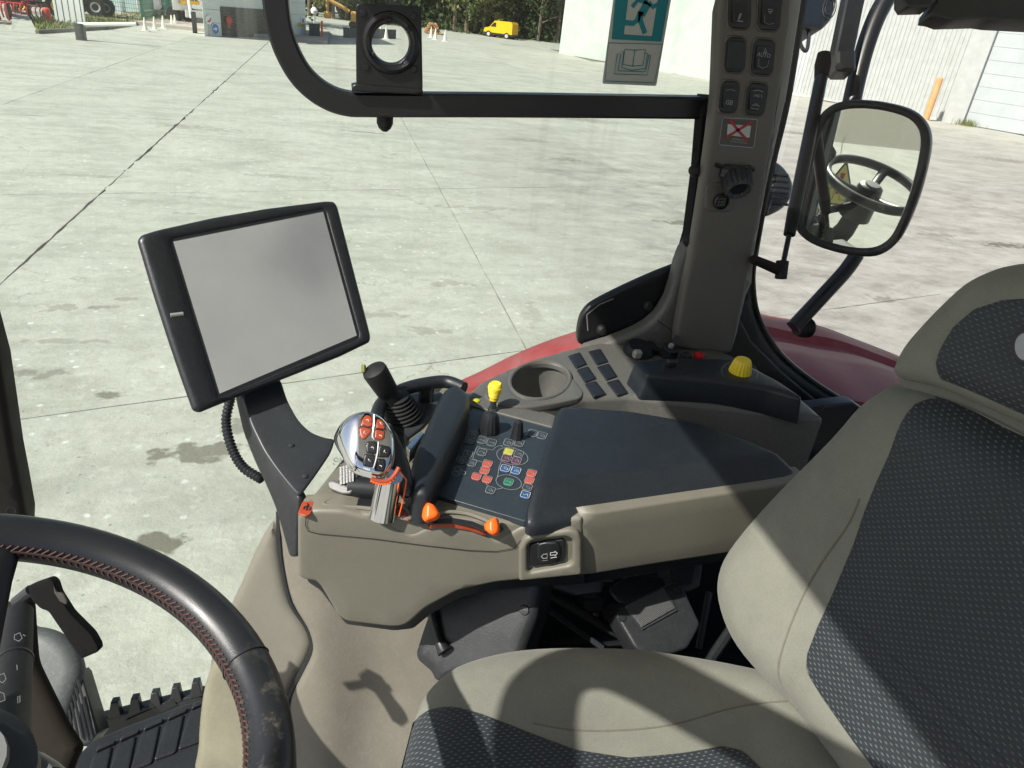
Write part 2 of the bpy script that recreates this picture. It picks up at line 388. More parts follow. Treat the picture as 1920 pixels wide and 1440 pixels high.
# ================================================================== SETTING: yard
def concrete():
    k = NB('yard_concrete'); p = k.pos(); s = k.n('ShaderNodeSeparateXYZ'); k.l(p, s.inputs[0])
    mp = k.n('ShaderNodeMapping'); mp.inputs['Rotation'].default_value = (0, 0, R(-17)); mp.inputs['Scale'].default_value = (.75, 1.1, 1); k.l(p, mp.inputs[0])
    n1 = k.noise(mp.outputs[0], .9, 8, .68); n2 = k.noise(p, 4.5, 9, .72); n3 = k.noise(mp.outputs[0], 7, 6, .7); n4 = k.noise(p, 60, 3, .6)
    c = k.ramp(n1, [(.34, (.31, .305, .255)), (.5, (.40, .395, .34)), (.66, (.45, .445, .385))])
    c = k.mix(k.ramp(n2, [(.48, (0,)*3), (.62, (.5,)*3)]), c, (.30, .29, .24))
    c = k.mix(k.ramp(n3, [(.54, (0,)*3), (.66, (.42,)*3)]), c, (.55, .54, .49))
    v = k.n('ShaderNodeTexVoronoi'); v.inputs['Scale'].default_value = 5.5; v.inputs['Randomness'].default_value = 1; k.l(p, v.inputs['Vector'])
    fl = k.ramp(k.math('ADD', v.outputs['Distance'], k.math('MULTIPLY', n4, .25)), [(.20, (.9,)*3), (.27, (0,)*3)])
    c = k.mix(k.math('MULTIPLY', fl, k.ramp(k.noise(p, 1.3, 4), [(.36, (0,)*3), (.5, (1,)*3)])), c, (.62, .61, .57))
    v2 = k.n('ShaderNodeTexVoronoi'); v2.inputs['Scale'].default_value = 9; k.l(p, v2.inputs['Vector'])
    dk = k.ramp(k.math('ADD', v2.outputs['Distance'], k.math('MULTIPLY', n4, .2)), [(.15, (.8,)*3), (.20, (0,)*3)])
    c = k.mix(k.math('MULTIPLY', dk, k.ramp(k.noise(p, .8, 4), [(.4, (0,)*3), (.56, (1,)*3)])), c, (.15, .145, .12))
    # the older, browner and dirtier paving towards the warehouse
    f = k.n('ShaderNodeMapRange'); f.inputs[1].default_value = 2.2; f.inputs[2].default_value = 5.; k.l(k.math('ADD', s.outputs[0], k.math('MULTIPLY', n1, 1.2)), f.inputs[0])
    g = k.n('ShaderNodeMapRange'); g.inputs[1].default_value = 26.; g.inputs[2].default_value = 16.; k.l(k.math('ADD', s.outputs[1], k.math('MULTIPLY', n1, 3)), g.inputs[0])
    old = k.ramp(k.noise(mp.outputs[0], 1.6, 9, .75), [(.36, (.19, .175, .155)), (.5, (.32, .30, .27)), (.66, (.43, .41, .375))])
    c = k.mix(k.math('MULTIPLY', k.math('MULTIPLY', f.outputs[0], g.outputs[0]), .8), c, old)
    # hairline cracks and faint tyre scuffs
    vc = k.n('ShaderNodeTexVoronoi', feature='DISTANCE_TO_EDGE'); vc.inputs['Scale'].default_value = .55
    dv = k.n('ShaderNodeVectorMath', operation='ADD'); nn = k.n('ShaderNodeTexNoise'); nn.inputs['Scale'].default_value = 2.2; nn.inputs['Detail'].default_value = 6; k.l(p, nn.inputs['Vector']); k.l(p, dv.inputs[0]); k.l(nn.outputs['Color'], dv.inputs[1]); k.l(dv.outputs[0], vc.inputs['Vector'])
    ck = k.math('MULTIPLY', k.ramp(vc.outputs['Distance'], [(.0, (1,)*3), (.006, (0,)*3)]), k.ramp(k.noise(p, .5, 3), [(.5, (0,)*3), (.6, (.7,)*3)]))
    c = k.mix(ck, c, (.16, .15, .12))
    wv_ = k.n('ShaderNodeTexWave', wave_type='RINGS'); wv_.inputs['Scale'].default_value = .13; wv_.inputs['Distortion'].default_value = 3.; wv_.inputs['Detail'].default_value = 2; wv_.inputs['Detail Scale'].default_value = .6; k.l(p, wv_.inputs['Vector'])
    ty = k.math('MULTIPLY', k.ramp(wv_.outputs['Fac'], [(.86, (0,)*3), (.93, (.35,)*3), (1., (.05,)*3)]), k.ramp(n3, [(.4, (0,)*3), (.6, (1,)*3)]))
    c = k.mix(ty, c, (.20, .195, .165))
    # oil and water stains
    nd = k.n('ShaderNodeTexNoise'); nd.inputs['Scale'].default_value = 7; nd.inputs['Detail'].default_value = 6; k.l(p, nd.inputs['Vector'])
    for (x, y, rx, ry, am) in [(375, 850, .30, .13, .8), (455, 800, .22, .10, .6), (297, 1015, .17, .11, .9), (213, 740, .09, .07, .75), (1065, 300, .5, .22, .6), (1280, 418, .45, .17, .75), (1885, 460, .55, .2, .9), (1750, 440, .5, .15, .5), (1650, 560, .3, .12, .5), (1560, 520, .3, .1, .4), (60, 700, .25, .08, .5), (430, 480, .3, .1, .3), (800, 620, .25, .1, .35), (240, 560, .2, .06, .4), (520, 330, .6, .15, .3), (180, 330, .5, .1, .3), (685, 248, .5, .09, .6), (980, 262, .6, .2, .4), (1180, 585, .25, .1, .4), (1000, 590, .12, .3, .25), (110, 577, .2, .1, .4), (340, 400, .12, .05, .4), (1500, 250, 1.2, .5, .5), (1880, 300, 1.5, .6, .5), (1100, 225, 1.5, .5, .35), (900, 390, .8, .12, .3), (640, 130, 2.5, .5, .3), (190, 575, .12, .05, .5), (370, 240, .9, .25, .3), (120, 640, .3, .05, .35), (700, 590, .4, .1, .3), (840, 530, .3, .12, .3)]:
        q = Zp(x, y, 0)
        dx = k.math('DIVIDE', k.math('SUBTRACT', s.outputs[0], float(q[0])), rx); dy = k.math('DIVIDE', k.math('SUBTRACT', s.outputs[1], float(q[1])), ry)
        d = k.math('ADD', k.math('SQRT', k.math('ADD', k.math('MULTIPLY', dx, dx), k.math('MULTIPLY', dy, dy))), k.math('MULTIPLY', k.math('SUBTRACT', nd.outputs['Fac'], .5), 4.2))
        c = k.mix(k.ramp(d, [(.55, (am,)*3), (1.05, (0,)*3)]), c, (.115, .098, .068))
    c = k.mix(1, c, k.ramp(k.noise(p, 25, 5, .7), [(.3, (.95,)*3), (.7, (1.,)*3)]), 'MULTIPLY')
    hs = k.n('ShaderNodeHueSaturation'); oi = k.n('ShaderNodeObjectInfo'); k.l(k.math('MULTIPLY_ADD', oi.outputs['Random'], .09, .95), hs.inputs['Value']); hs.inputs['Saturation'].default_value = .85; k.l(c, hs.inputs['Color']); c = hs.outputs[0]
    k.l(c, k.b.inputs['Base Color']); k.b.inputs['Roughness'].default_value = .85
    k.bump(k.noise(p, 18, 8, .7), .5, .02); return k.m
CONC = concrete()
def rough_mat(name, c1, c2, scale, rough=.9, det=6):
    k = NB(name); k.l(k.ramp(k.noise(k.pos(), scale, det, .65), [(.35, c1), (.65, c2)]), k.b.inputs['Base Color']); k.b.inputs['Roughness'].default_value = rough
    return k.m
JOINT = rough_mat('joint_dirt', (.09, .085, .065), (.2, .185, .14), 12)
m = MB(); m.box((20, 30, -.08), (900, 900, .05)); GROUND = m.build('ground', JOINT, None, False); tag(GROUND, kind='structure')
LONG = [-26, -20, -15, -11, -6.72, -3.2, 1.75, 6, 10, 14.5, 19, 23.5, 28, 33]
CJ = [5.57+6.5*k for k in range(-5, 11)]
WA, WB_ = np.array([17.65, 63.5]), np.array([33., 31.3]); WD = nrm(WB_-WA); WN = np.array([-WD[1], WD[0]]);  WN = WN if WN.dot(-WA) > 0 else -WN
def jag(a, b, amp, seed, st=.16):
    L = np.linalg.norm(b-a); n = max(2, int(L/st)); g = np.random.default_rng(seed); d = nrm(b-a); nn = np.array([-d[1], d[0]])
    o = []; wv = 0
    for i in range(n):
        wv = wv*.7+g.normal()*amp*.5; e = 0 if i == 0 else wv+(g.random() < .06)*g.normal()*amp*2.5
        o.append(a+(b-a)*i/n+nn*e)
    return o
for i in range(len(LONG)-1):
    for j in range(len(CJ)-1):
        def cn(ii, jj):
            x = LONG[ii]; return np.array([x-(CJ[jj]-5)*.012, CJ[jj]+.3*x])
        P = [cn(i, j), cn(i+1, j), cn(i+1, j+1), cn(i, j+1)]; ce = sum(P)/4
        if (ce-WA).dot(WN) < -1.5: continue
        g = lambda ii: .016 if LONG[ii] == -3.2 else .006
        P = [P[0]+(g(i), .006), P[1]+(-g(i+1), .006), P[2]+(-g(i+1), -.006), P[3]+(g(i), -.006)]
        near = ce[1] < 30 and ce[0] < 12 and ce[1] > -2
        L = []
        for e in range(4):
            a, b = P[e], P[(e+1) % 4]; am = .012 if ((e == 3 and LONG[i] == -3.2) or (e == 1 and LONG[i+1] == -3.2)) else .004
            L += jag(a, b, am, i*100+j*4+e) if near else [a]
        n = len(L); v = [(a[0], a[1], 0) for a in L]+[(a[0], a[1], -.028) for a in L]
        f = [tuple(range(n))]+[(k, n+k, n+(k+1) % n, (k+1) % n) for k in range(n)]
        mesh('concrete_slab', v, f, CONC, GROUND, smooth=False)
# far apron beyond the slabs
m = MB(); m.box((5, 110, -.035), (70, 40.5, .03)); tag(m.build('far_yard', CONC, None, False), kind='structure')
# ------------------------------------------------------------------ warehouse
WHITE = rough_mat('white_painted_render', (.43, .455, .44), (.50, .52, .50), 1.2, .8)
WHITE2 = rough_mat('white_sheet_metal', (.37, .385, .38), (.43, .445, .44), 2.5, .5)
DOORW = rough_mat('pale_blue_white_door', (.38, .42, .435), (.43, .465, .475), 1.5, .5)
TRIMG = rough_mat('grey_trim', (.42, .43, .42), (.5, .5, .49), 3, .6)
wh = thing('warehouse', (*WA, 0), 'long white warehouse with ribbed cladding and sectional door on the right of the yard', 'warehouse')
def Wp(s_, o, z): q = WA+WD*s_+WN*o; return (q[0], q[1], z)
def ws(x, y):   # distance along the wall of a pixel on the wall face
    q = on(x, y, (*WA, 0), (*WN, 0)); return (q[:2]-WA).dot(WD), q[2]
AX = [np.array([*WD, 0]), np.array([*WN, 0]), np.array([0, 0, 1.])]
sC = ws(1470, 150)[0]; sT = ws(1795, 150)[0]; sD = ws(1838, 150)[0]
def wbox(m, s0, s1, o0, o1, z0, z1, bev=0):
    m.box(Wp((s0+s1)/2, (o0+o1)/2, (z0+z1)/2), ((s1-s0)/2, (o1-o0)/2, (z1-z0)/2), AX, bev)
m = MB(); wbox(m, 0, sC, -18, 0, 0, 9); m.build('smooth_wall', WHITE, wh, False)
m = MB(); s_ = sC
while s_ < sT-.01:
    wbox(m, s_, s_+.12, -.02, .035, .12, 9); s_ += .24
wbox(m, sC, sT, -18, .0, 0, 9); tag(m.build('corrugated_cladding', WHITE2, wh, False), kind='stuff')
m = MB(); wbox(m, sC, sT, .02, .13, 0, .12); m.build('base_rail', TRIMG, wh, False)
m = MB(); wbox(m, sT, sD, -18, .22, 0, 9); m.build('door_column', WHITE2, wh, False)
for k in range(8):
    m = MB(); wbox(m, sD+.02, sD+7., -.12, .02, .03+k*.62, .03+k*.62+.612, .006); m.build('door_panel', DOORW, wh, False)
m = MB(); wbox(m, sD, sD+26, -18, -.2, 0, 9); wbox(m, sD+7.02, sD+26, -.2, .1, 0, 9); wbox(m, sD, sD+7.02, -.2, .1, 5.05, 9); m.build('rear_wall', WHITE2, wh, False)
m = MB(); wbox(m, -.3, sD+26.3, -18.3, .5, 9.002, 9.3); m.build('roof', TRIMG, wh, False)
# bollard
bq = Zp(1735, 226, 0); k_ = 1
BOLL = rough_mat('faded_orange_paint', (.55, .27, .11), (.66, .34, .15), 4, .6)
bo = thing('bollard', bq, 'faded orange steel bollard standing in front of the warehouse beside its door', 'bollard')
m = MB(); m.lathe([(0, .165), (1.95, .165), (2.04, .15), (2.09, .1), (2.1, .0)], bq, (0, 0, 1), 20); m.build('post', BOLL, bo)
m = MB(); m.lathe([(0, .24), (.015, .24), (.03, .17)], bq, (0, 0, 1), 20); m.build('base_collar', TRIMG, bo)
# weeds
GRASS = rough_mat('grass_blades', (.10, .13, .025), (.22, .22, .06), 9)
def blades(name, pts, hh, wdt, mat, label=None, cat=None, kind=None, parent=None):
    m = MB()
    for (x, y, z) in pts:
        a = rng.uniform(0, 6.28); h = hh*rng.uniform(.5, 1.2); l = np.array([math.cos(a), math.sin(a), 0]); b = np.array([x, y, z]); q = l*h*rng.uniform(.1, .6)
        sd = np.array([-l[1], l[0], 0])*wdt
        m.add([b-sd, b+sd, b+q*.4+sd*.7+(0, 0, h*.6), b+q*.4-sd*.7+(0, 0, h*.6), b+q+(0, 0, h)], [(0, 1, 2, 3), (3, 2, 4)])
    return tag(m.build(name, mat, parent, False), label, cat, kind=kind)
wq = Wp(sD+.25, .2, 0)
blades('weed_tuft', [(wq[0]+rng.normal()*.35, wq[1]+rng.normal()*.28, 0) for _ in range(260)], .32, .010, GRASS, 'dry green weed tuft growing at the foot of the warehouse door column', 'weed', kind='stuff')
# ------------------------------------------------------------------ cones
CW = rough_mat('cone_white', (.66, .62, .55), (.72, .69, .63), 3); CR = rough_mat('cone_red', (.6, .1, .04), (.66, .14, .06), 3)
def cone(x, y, h, label, group, red=False):
    q = Zp(x, y, 0); t = thing('traffic_cone', q, label, 'cone', group); b = .15*h/.75
    m = MB(); m.box(q+(0, 0, .02), (b*1.5, b*1.5, .02), bev=.01); m.build('base', CR if red else CW, t, False)
    m = MB(); m.lathe([(.04, b), (h*.4, b*.66), (h*.401, b*.67), (h, .03), (h+.005, .01)], q, (0, 0, 1), 14); m.build('body', CW, t)
    m = MB(); m.lathe([(h*.55, b*.55), (h*.75, b*.37)], q, (0, 0, 1), 14); m.build('stripe', CR if red else CW, t)
L1 = ['white traffic cone nearest the end of the boom pole', 'second white traffic cone from the boom pole', 'third white traffic cone left of the red and white one']
for (x, y), l in zip(((273, 59), (291, 57), (307, 54)), L1): cone(x, y, .62, l, 'cones in front of the gatehouse')
cone(323, 51, .6, 'red and white traffic cone left of the truck by the gatehouse', 'cones in front of the gatehouse', True)
cone(329, 50, .6, 'red and white cone nearest the truck by the gatehouse', 'cones in front of the gatehouse', True)
L2 = ['white cone seen leftmost through the round plate hole', 'white cone seen in the middle of the round plate hole', 'white cone seen rightmost through the round plate hole', 'white cone just right of the black plate', 'white cone between two others in front of the log heap', 'white cone nearest the yellow van']
for (x, y), l in zip(((702, 66), (714, 70), (724, 74), (808, 71), (816, 75), (834, 78)), L2): cone(x, y, .85, l, 'cones across the far yard')
# ------------------------------------------------------------------ yellow van
VY_ = rough_mat('van_yellow', (.80, .42, .005), (.86, .47, .01), 3, .35); DK = rough_mat('dark_trim', (.01, .01, .012), (.02, .02, .022), 3, .4)
vq = Zp(938, 71, 0); vt = thing('delivery_van', vq, 'small bright yellow delivery van parked in front of the trees', 'van')
vx = nrm([math.cos(R(-38)), math.sin(R(-38)), 0]); vy = np.array([-vx[1], vx[0], 0]); VA = [vx, vy, np.array([0, 0, 1.])]
def vpt(a, b, c): return vq+vx*a*.85+vy*b*.9+np.array([0, 0, c*.88])
prof = [(-1.9, .28), (-1.97, .6), (-1.85, .92), (-1.2, 1.08), (-.62, 1.68), (-.3, 1.8), (1.75, 1.82), (1.92, 1.6), (1.97, .3)]
def extr(P, b0, b1, f): 
    n = len(P); v = [f(a, b0, c) for a, c in P]+[f(a, b1, c) for a, c in P]
    return v, [tuple(range(n))[::-1], tuple(range(n, 2*n))]+[(k, (k+1) % n, n+(k+1) % n, n+k) for k in range(n)]
m = MB(); m.add(*extr(prof, -.8, .8, vpt)); m.build('body', VY_, vt, False)
m = MB(); m.add(*extr([(-1.08, 1.12), (-.6, 1.58), (-.28, 1.58), (-.28, 1.12)], -.812, .812, vpt)); m.build('side_window', DK, vt, False)
m = MB(); m.add(*extr([(-1.2, 1.1), (-.64, 1.66), (-.62, 1.69), (-1.23, 1.1)], -.68, .68, vpt)); m.build('windscreen', DK, vt, False)
m = MB(); m.add(*extr([(-2.0, .3), (-2.0, .5), (1.99, .5), (1.99, .3)], -.81, .81, vpt)); m.build('bumper_trim', DK, vt, False)
for a in (-1.25, 1.25):
    for b in (-.72, .72):
        m = MB(); m.lathe([(-.1, .2), (-.1, .31), (.1, .31), (.1, .2)], vpt(a, b, .31), vy, 18); wo = m.build('wheel', DK, vt)
        m = MB(); m.lathe([(-.112, .1), (-.112, .18), (.112, .18), (.112, .1)], vpt(a, b, .31), vy, 14); m.build('rim', TRIMG, wo)
# ------------------------------------------------------------------ gatehouse
g0, g1 = Zp(384, 68, 0), Zp(574, 71, 0); gd = nrm(g1-g0); gn = np.array([gd[1], -gd[0], 0]); gL = np.linalg.norm(g1-g0); bd = nrm([*ray(374, 40)[:2], 0]); GA = [gd, bd, np.array([0, 0, 1.])]
PANE = rough_mat('gatehouse_cladding', (.66, .68, .64), (.74, .76, .71), .9, .7)
gh = thing('gatehouse', g0, 'white clad gatehouse with a wide dark roller opening', 'building')
def gx(x, y): q = on(x, y, g0, gn); return (q-g0).dot(gd), q[2]
def gbox(m, s0, s1, o0, o1, z0, z1): m.box(g0+gd*(s0+s1)/2+bd*(o0+o1)/2+np.array([0, 0, (z0+z1)/2]), ((s1-s0)/2, (o1-o0)/2, (z1-z0)/2), GA)
a0, zt = gx(412, 12)[0], gx(412, 12)[1]; a1 = gx(541, 30)[0]
for k in range(9):
    z0 = k*.62
    for (u0, u1) in ((0, a0), (a1, gL)) if z0 < zt-.1 else ((0, gL),):
        m = MB(); gbox(m, u0, u1, 0, .1, z0+.01, z0+.61); m.build('wall_panel', PANE, gh, False)
m = MB(); gbox(m, .02, gL-.02, .1, 5, 0, 5.5); m.build('wall', PANE, gh, False)
SHUT = rough_mat('dark_opening', (.006, .007, .008), (.016, .016, .018), .7, .4)
for k in range(7):
    m = MB(); gbox(m, a0+.01, a1-.01, .03, .099, k*zt/7+.005, (k+1)*zt/7-.005); m.build('shutter_slat', SHUT, gh, False)
m = MB(); gbox(m, -.3, gL+.3, -.5, 5.3, 5.6, 5.85); m.build('roof', TRIMG, gh, False)
BLUE = rough_mat('sign_blue', (.01, .13, .5), (.015, .15, .55), 3, .4); WSG = rough_mat('sign_white', (.75,)*3, (.8,)*3, 3, .5); RSG = rough_mat('sign_red', (.45, .03, .02), (.55, .05, .03), 3, .5)
def wall_sign(x, y, r_, mat, label, inner=None):
    s0, z0 = gx(x, y); c = g0+gd*s0+gn*.03+np.array([0, 0, z0]); t = thing('round_sign', c, label, 'sign')
    m = MB(); m.lathe([(0, r_), (.03, r_)], c, gn, 24); m.build('rim', WSG, t); m = MB(); m.lathe([(.031, r_*.9), (.035, r_*.9)], c, gn, 24); m.build('disc', mat, t)
    f = Fr(c+gn*.037, gn, gd)
    if inner == 'arrow': mesh('arrow', [f.to3(p) for p in [(-.5*r_, -.14*r_), (.05*r_, -.14*r_), (.05*r_, -.45*r_), (.6*r_, 0), (.05*r_, .45*r_), (.05*r_, .14*r_), (-.5*r_, .14*r_)]], [tuple(range(7))], WSG, t, False)
    return t, f
wall_sign(402, 54, .26, BLUE, 'round blue sign with a white arrow on the gatehouse wall', 'arrow')
t, f = wall_sign(390, 37, .22, WSG, 'small round white and red sign on a post at the gatehouse corner')
mesh('red_mark', [f.to3(p) for p in [(-.17, -.05), (0, -.13), (.15, -.02), (.13, .1), (.05, .1), (.04, .0), (-.08, -.03)]], [tuple(range(7))], RSG, t, False)
s0, z0 = gx(390, 37); c = g0+gd*s0+gn*.05; m = MB(); m.tube([c, c+(0, 0, z0-.2)], .03, 8); m.build('post', TRIMG, t)
s0, z0 = gx(428, 38); c = g0+gd*s0+gn*.03+np.array([0, 0, z0]); t = thing('fire_hose_reel', c, 'red reel hanging inside the dark gatehouse opening', 'reel'); m = MB(); m.lathe([(-.02, .12), (-.02, .2), (.06, .2), (.06, .12)], c, gn, 16); m.build('reel', RSG, t); m = MB(); m.box(c-(0, 0, .25), (.08, .04, .1)); m.build('bracket', RSG, t, False)
# right end of the gatehouse: low dark wall, orange post, yellow strip, blue notice
s0, z0 = gx(565, 45); m = MB(); c = g0+gd*(s0)+gn*.02+np.array([0, 0, z0]); m.box(c, (.34, .02, .07), GA); tag(m.build('yellow_strip', VY_, None, False), 'yellow warning strip at the right end of the gatehouse wall', 'warning strip')
s0, z0 = gx(567, 38); c = g0+gd*s0+gn*.03+np.array([0, 0, z0]); t = thing('notice_board', c, 'small white and blue notice above the yellow strip', 'notice'); m = MB(); m.box(c, (.16, .02, .2), GA); m.build('board', WSG, t, False); m = MB(); m.box(c+gn*.022, (.09, .004, .11), GA); m.build('symbol', BLUE, t, False)
q = Zp(590, 73, 0); m = MB(); m.box(q+(0, 0, .42), (.52, .12, .42), GA, .02); tag(m.build('low_wall', rough_mat('dark_grey_wall', (.05, .055, .06), (.08, .085, .09), 2), None, False), 'low dark grey wall between the gatehouse and the orange post', 'wall')
q = Zp(604, 73, 0); m = MB(); m.box(q+(0, 0, .5), (.09, .09, .5), GA, .02); tag(m.build('orange_post', rough_mat('post_orange', (.7, .15, .03), (.75, .18, .04), 2), None, False), 'bright orange square post at the end of the low dark wall', 'post')
m = MB(); q0 = Zp(612, 66, 0); m.box(q0+(3, 2, .3), (3.4, .1, .3), GA); tag(m.build('dark_kerb_wall', MATS.get('x') or rough_mat('blue_grey_wall', (.04, .05, .065), (.06, .07, .09), 2), None, False), 'low blue grey wall seen behind the black plate', 'wall')
# ------------------------------------------------------------------ truck by the gatehouse, gate post, boom
q = Zp(360, 47, 0); tk = thing('service_truck', q, 'white truck with a yellow band half hidden behind the gatehouse', 'truck')
def tb(name, dx, dy, dz, hx, hy, hz, mat, bev=.04): m = MB(); m.box(q+gd*dx-gn*dy+np.array([0, 0, dz]), (hx, hy, hz), GA, bev); return m.build(name, mat, tk, False)
tb('cab', 0, .6, 1.3, .75, .8, .55, WSG); tb('band', 0, -.01+.0, 1.2, .76, .2, .09, VY_, .01); tb('windscreen', -.02, -.22+.0, 1.75, .6, .03, .28, DK, .01); tb('bumper', 0, -.25, .62, .72, .1, .2, WSG); tb('box_body', .1, 3.2, 1.8, .85, 1.7, 1.2, WSG)
for dx in (-.6, .6):
    m = MB(); m.lathe([(-.14, .25), (-.14, .45), (.14, .45), (.14, .25)], q+gd*dx-gn*.7+np.array([0, 0, .45]), gd, 16); m.build('wheel', DK, tk)
q = Zp(366, 62, 0); bt = thing('barrier_machine', q, 'dark barrier machine with an upright white arm beside the gatehouse', 'barrier')
m = MB(); m.box(q+(0, 0, .5), (.17, .17, .5), GA, .03); m.build('cabinet', DK, bt, False); m = MB(); m.tube([q+(-.1, -.2, .7), q+(-.32, -.2, 3.6)], .06, 8); m.build('arm', WSG, bt)
a, b = Zp(146, 46, .55), Zp(256, 46, .0); b = on(255, 45, a, np.array([0, 1, 0])); bt = thing('barrier_boom', a, 'white barrier boom pole lying across the grass verge', 'barrier')
m = MB(); m.tube([a, b], .075, 10); m.build('boom', WSG, bt); m = MB(); m.box((a[0]+.05, a[1], a[2]/2-.05), (.16, .16, a[2]/2+.1), bev=.02); m.build('cabinet', DK, bt, False)
q = Zp(91, 45, 0); m = MB(); m.lathe([(0, .16), (.62, .16), (.68, .1)], q, (0, 0, 1), 12); tag(m.build('red_post', rough_mat('post_red', (.6, .06, .04), (.66, .09, .06), 2)), 'short red post standing in the grass verge', 'post')
# billboard
q = Zp(135, 50, 0); bb = thing('billboard', q, 'white notice board with dark upright lines on two legs in the verge', 'board')
bf = Fr(q, (0, -1, 0)); c = [on(x, y, q, np.array([0, -1., 0])) for x, y in ((104, -4), (146, -4), (153, 31), (111, 30))]
wv = np.linalg.norm(c[1]-c[0]); cx = sum(c)/4; m = MB(); m.box((cx[0], q[1], cx[2]), (.62, .04, .65), bev=.01)
m.build('panel', WSG, bb, False)
for k in range(5): m = MB(); m.box((cx[0]-.5+k*.25, q[1]-.044, cx[2]), (.012, .006, .62)); m.build('line', DK, bb, False)
for dx in (-.5, .5): m = MB(); m.box((cx[0]+dx, q[1]+.06, cx[2]/2), (.04, .04, cx[2]/2)); m.build('leg', TRIMG, bb, False)
# ------------------------------------------------------------------ verge and kerb
VERG = rough_mat('verge_turf', (.07, .085, .02), (.16, .16, .045), 3)
vp = [Zp(x, y, 0) for x, y in ((72, 63), (200, 55), (262, 46), (345, 42), (345, 24), (250, 30), (150, 36), (52, 40))]
n = len(vp); mesh('verge', [(*p[:2], .12) for p in vp]+[(*p[:2], -.04) for p in vp], [tuple(range(n))]+[(k, n+k, n+(k+1) % n, (k+1) % n) for k in range(n)], VERG, None, False)
tag(bpy.data.objects['verge'], kind='structure')
P2 = np.array([p[:2] for p in vp]); lo, hi = P2.min(0), P2.max(0); G = rng.uniform(lo, hi, (9000, 2)); _, ins = dist_in(G, P2)
tag(blades('verge_grass', [(a[0], a[1], .12) for a in G[ins]][:5000], .16, .02, GRASS), 'short green and yellow grass covering the verge behind the yard', 'grass', kind='stuff')
for k in range(3):
    a, b = vp[k], vp[k+1]; nseg = max(1, int(np.linalg.norm(b-a)/1.5))
    for j in range(nseg):
        p, q = a+(b-a)*j/nseg, a+(b-a)*(j+.97)/nseg; d = nrm(q-p); m = MB(); m.box(((p[0]+q[0])/2, (p[1]+q[1])/2-.1, .06), (np.linalg.norm(q-p)/2, .08, .08), [d, np.array([-d[1], d[0], 0]), np.array([0, 0, 1.])], .015)
        o = m.build('kerb_stone', JOINT, bpy.data.objects['verge'], False)
rp = [Zp(x, y, 0) for x, y in ((22, 60), (72, 63), (52, 40), (26, 41))]
mesh('concrete_ramp', [(*rp[0][:2], 0), (*rp[1][:2], 0), (*rp[2][:2], .45), (*rp[3][:2], .45), (*rp[2][:2], 0), (*rp[3][:2], 0)], [(0, 1, 2, 3), (1, 4, 2), (0, 3, 5), (2, 4, 5, 3), (0, 5, 4, 1)], CONC, None, False); tag(bpy.data.objects['concrete_ramp'], kind='structure')
# raised field where the machines stand
a, b = Zp(-300, 50, 0), Zp(190, 32, 0); m = MB(); m.box(((a[0]+b[0])/2, 52, .05), (14, 6, .12)); tag(m.build('machine_park', rough_mat('pinkish_gravel', (.34, .29, .26), (.42, .37, .33), 2), None, False), kind='structure')
# ------------------------------------------------------------------ farm machines
def mats3(c): return rough_mat('machine_paint', tuple(x*.8 for x in c), c, 3, .45)
def farm(x, y, c, label, kind, ang=0, size=1.):
    q = Zp(x, y, 0.17); t = thing(kind, q, label, 'tractor' if kind == 'tractor' else 'farm machine'); mt = mats3(c)
    ux = np.array([math.cos(R(ang)), math.sin(R(ang)), 0]); uy = np.array([-ux[1], ux[0], 0]); A = [ux, uy, np.array([0, 0, 1.])]
    P = lambda a, b, h: q+(ux*a+uy*b+np.array([0, 0, h]))*size
    def bx(nm, a, b, h, ha, hb, hh, mm=mt, bev=.05): m = MB(); m.box(P(a, b, h), (ha*size, hb*size, hh*size), A, bev*size); m.build(nm, mm, t, False)
    if kind == 'tractor':
        bx('bonnet', -1.1, 0, 1.35, 1., .4, .38); bx('chassis', -.4, 0, .8, 1.7, .3, .2, DK); bx('cab', .7, 0, 1.9, .7, .65, .65, DK); bx('cab_roof', .7, 0, 2.62, .8, .72, .08); bx('fender', 1., -.85, 1.5, .6, .22, .06); bx('fender', 1., .85, 1.5, .6, .22, .06)
        for a, rr in ((-1.6, .62), (.95, .85)):
            for b in (-.85, .85):
                m = MB(); m.lathe([(-.2*size, rr*.55*size), (-.22*size, rr*size), (.22*size, rr*size), (.2*size, rr*.55*size)], P(a, b, rr), uy, 22); w_ = m.build('wheel', DK, t); m = MB(); m.lathe([(-.14*size, .1*size), (-.24*size, rr*.52*size), (.24*size, rr*.52*size), (.14*size, .1*size)], P(a, b, rr), uy, 16); m.build('rim', VY_ if c[1] > c[0] else TRIMG, w_)
    else:
        bx('frame_beam', 0, 0, 1.0, 1.5, .08, .08); bx('frame_beam', 0, .8, 1.1, 1.5, .08, .08); bx('frame_beam', -1.2, .4, 1.15, .08, .9, .08); bx('frame_beam', 1.2, .4, 1.15, .08, .9, .08); bx('hopper', 0, .4, 1.7, .9, .5, .35)
        for k in range(8):
            m = MB(); a = -1.4+k*.4; m.tube([P(a, -.1, 1.), P(a, -.45, .75), P(a, -.4, .3), P(a, -.15, .03)], .06*size, 6); m.build('tine', mt, t)
        for a in (-1.3, 1.3):
            m = MB(); m.lathe([(-.1*size, .2*size), (-.1*size, .4*size), (.1*size, .4*size), (.1*size, .2*size)], P(a, .6, .4), ux, 16); m.build('wheel', DK, t)
farm(14, 33, (.45, .05, .05), 'red cultivator with tines at the far left of the machine row', 'cultivator', 10, .6)
farm(-40, 33, (.42, .05, .05), 'red cultivator beyond the left edge of the machine row', 'cultivator', 10, .8)
farm(52, 32, (.12, .035, .04), 'dark maroon implement between the red cultivator and green tractor', 'implement', -8, .5)
farm(86, 29, (.03, .13, .05), 'dark green tractor with yellow rims left of the white notice board', 'tractor', 15, .6)
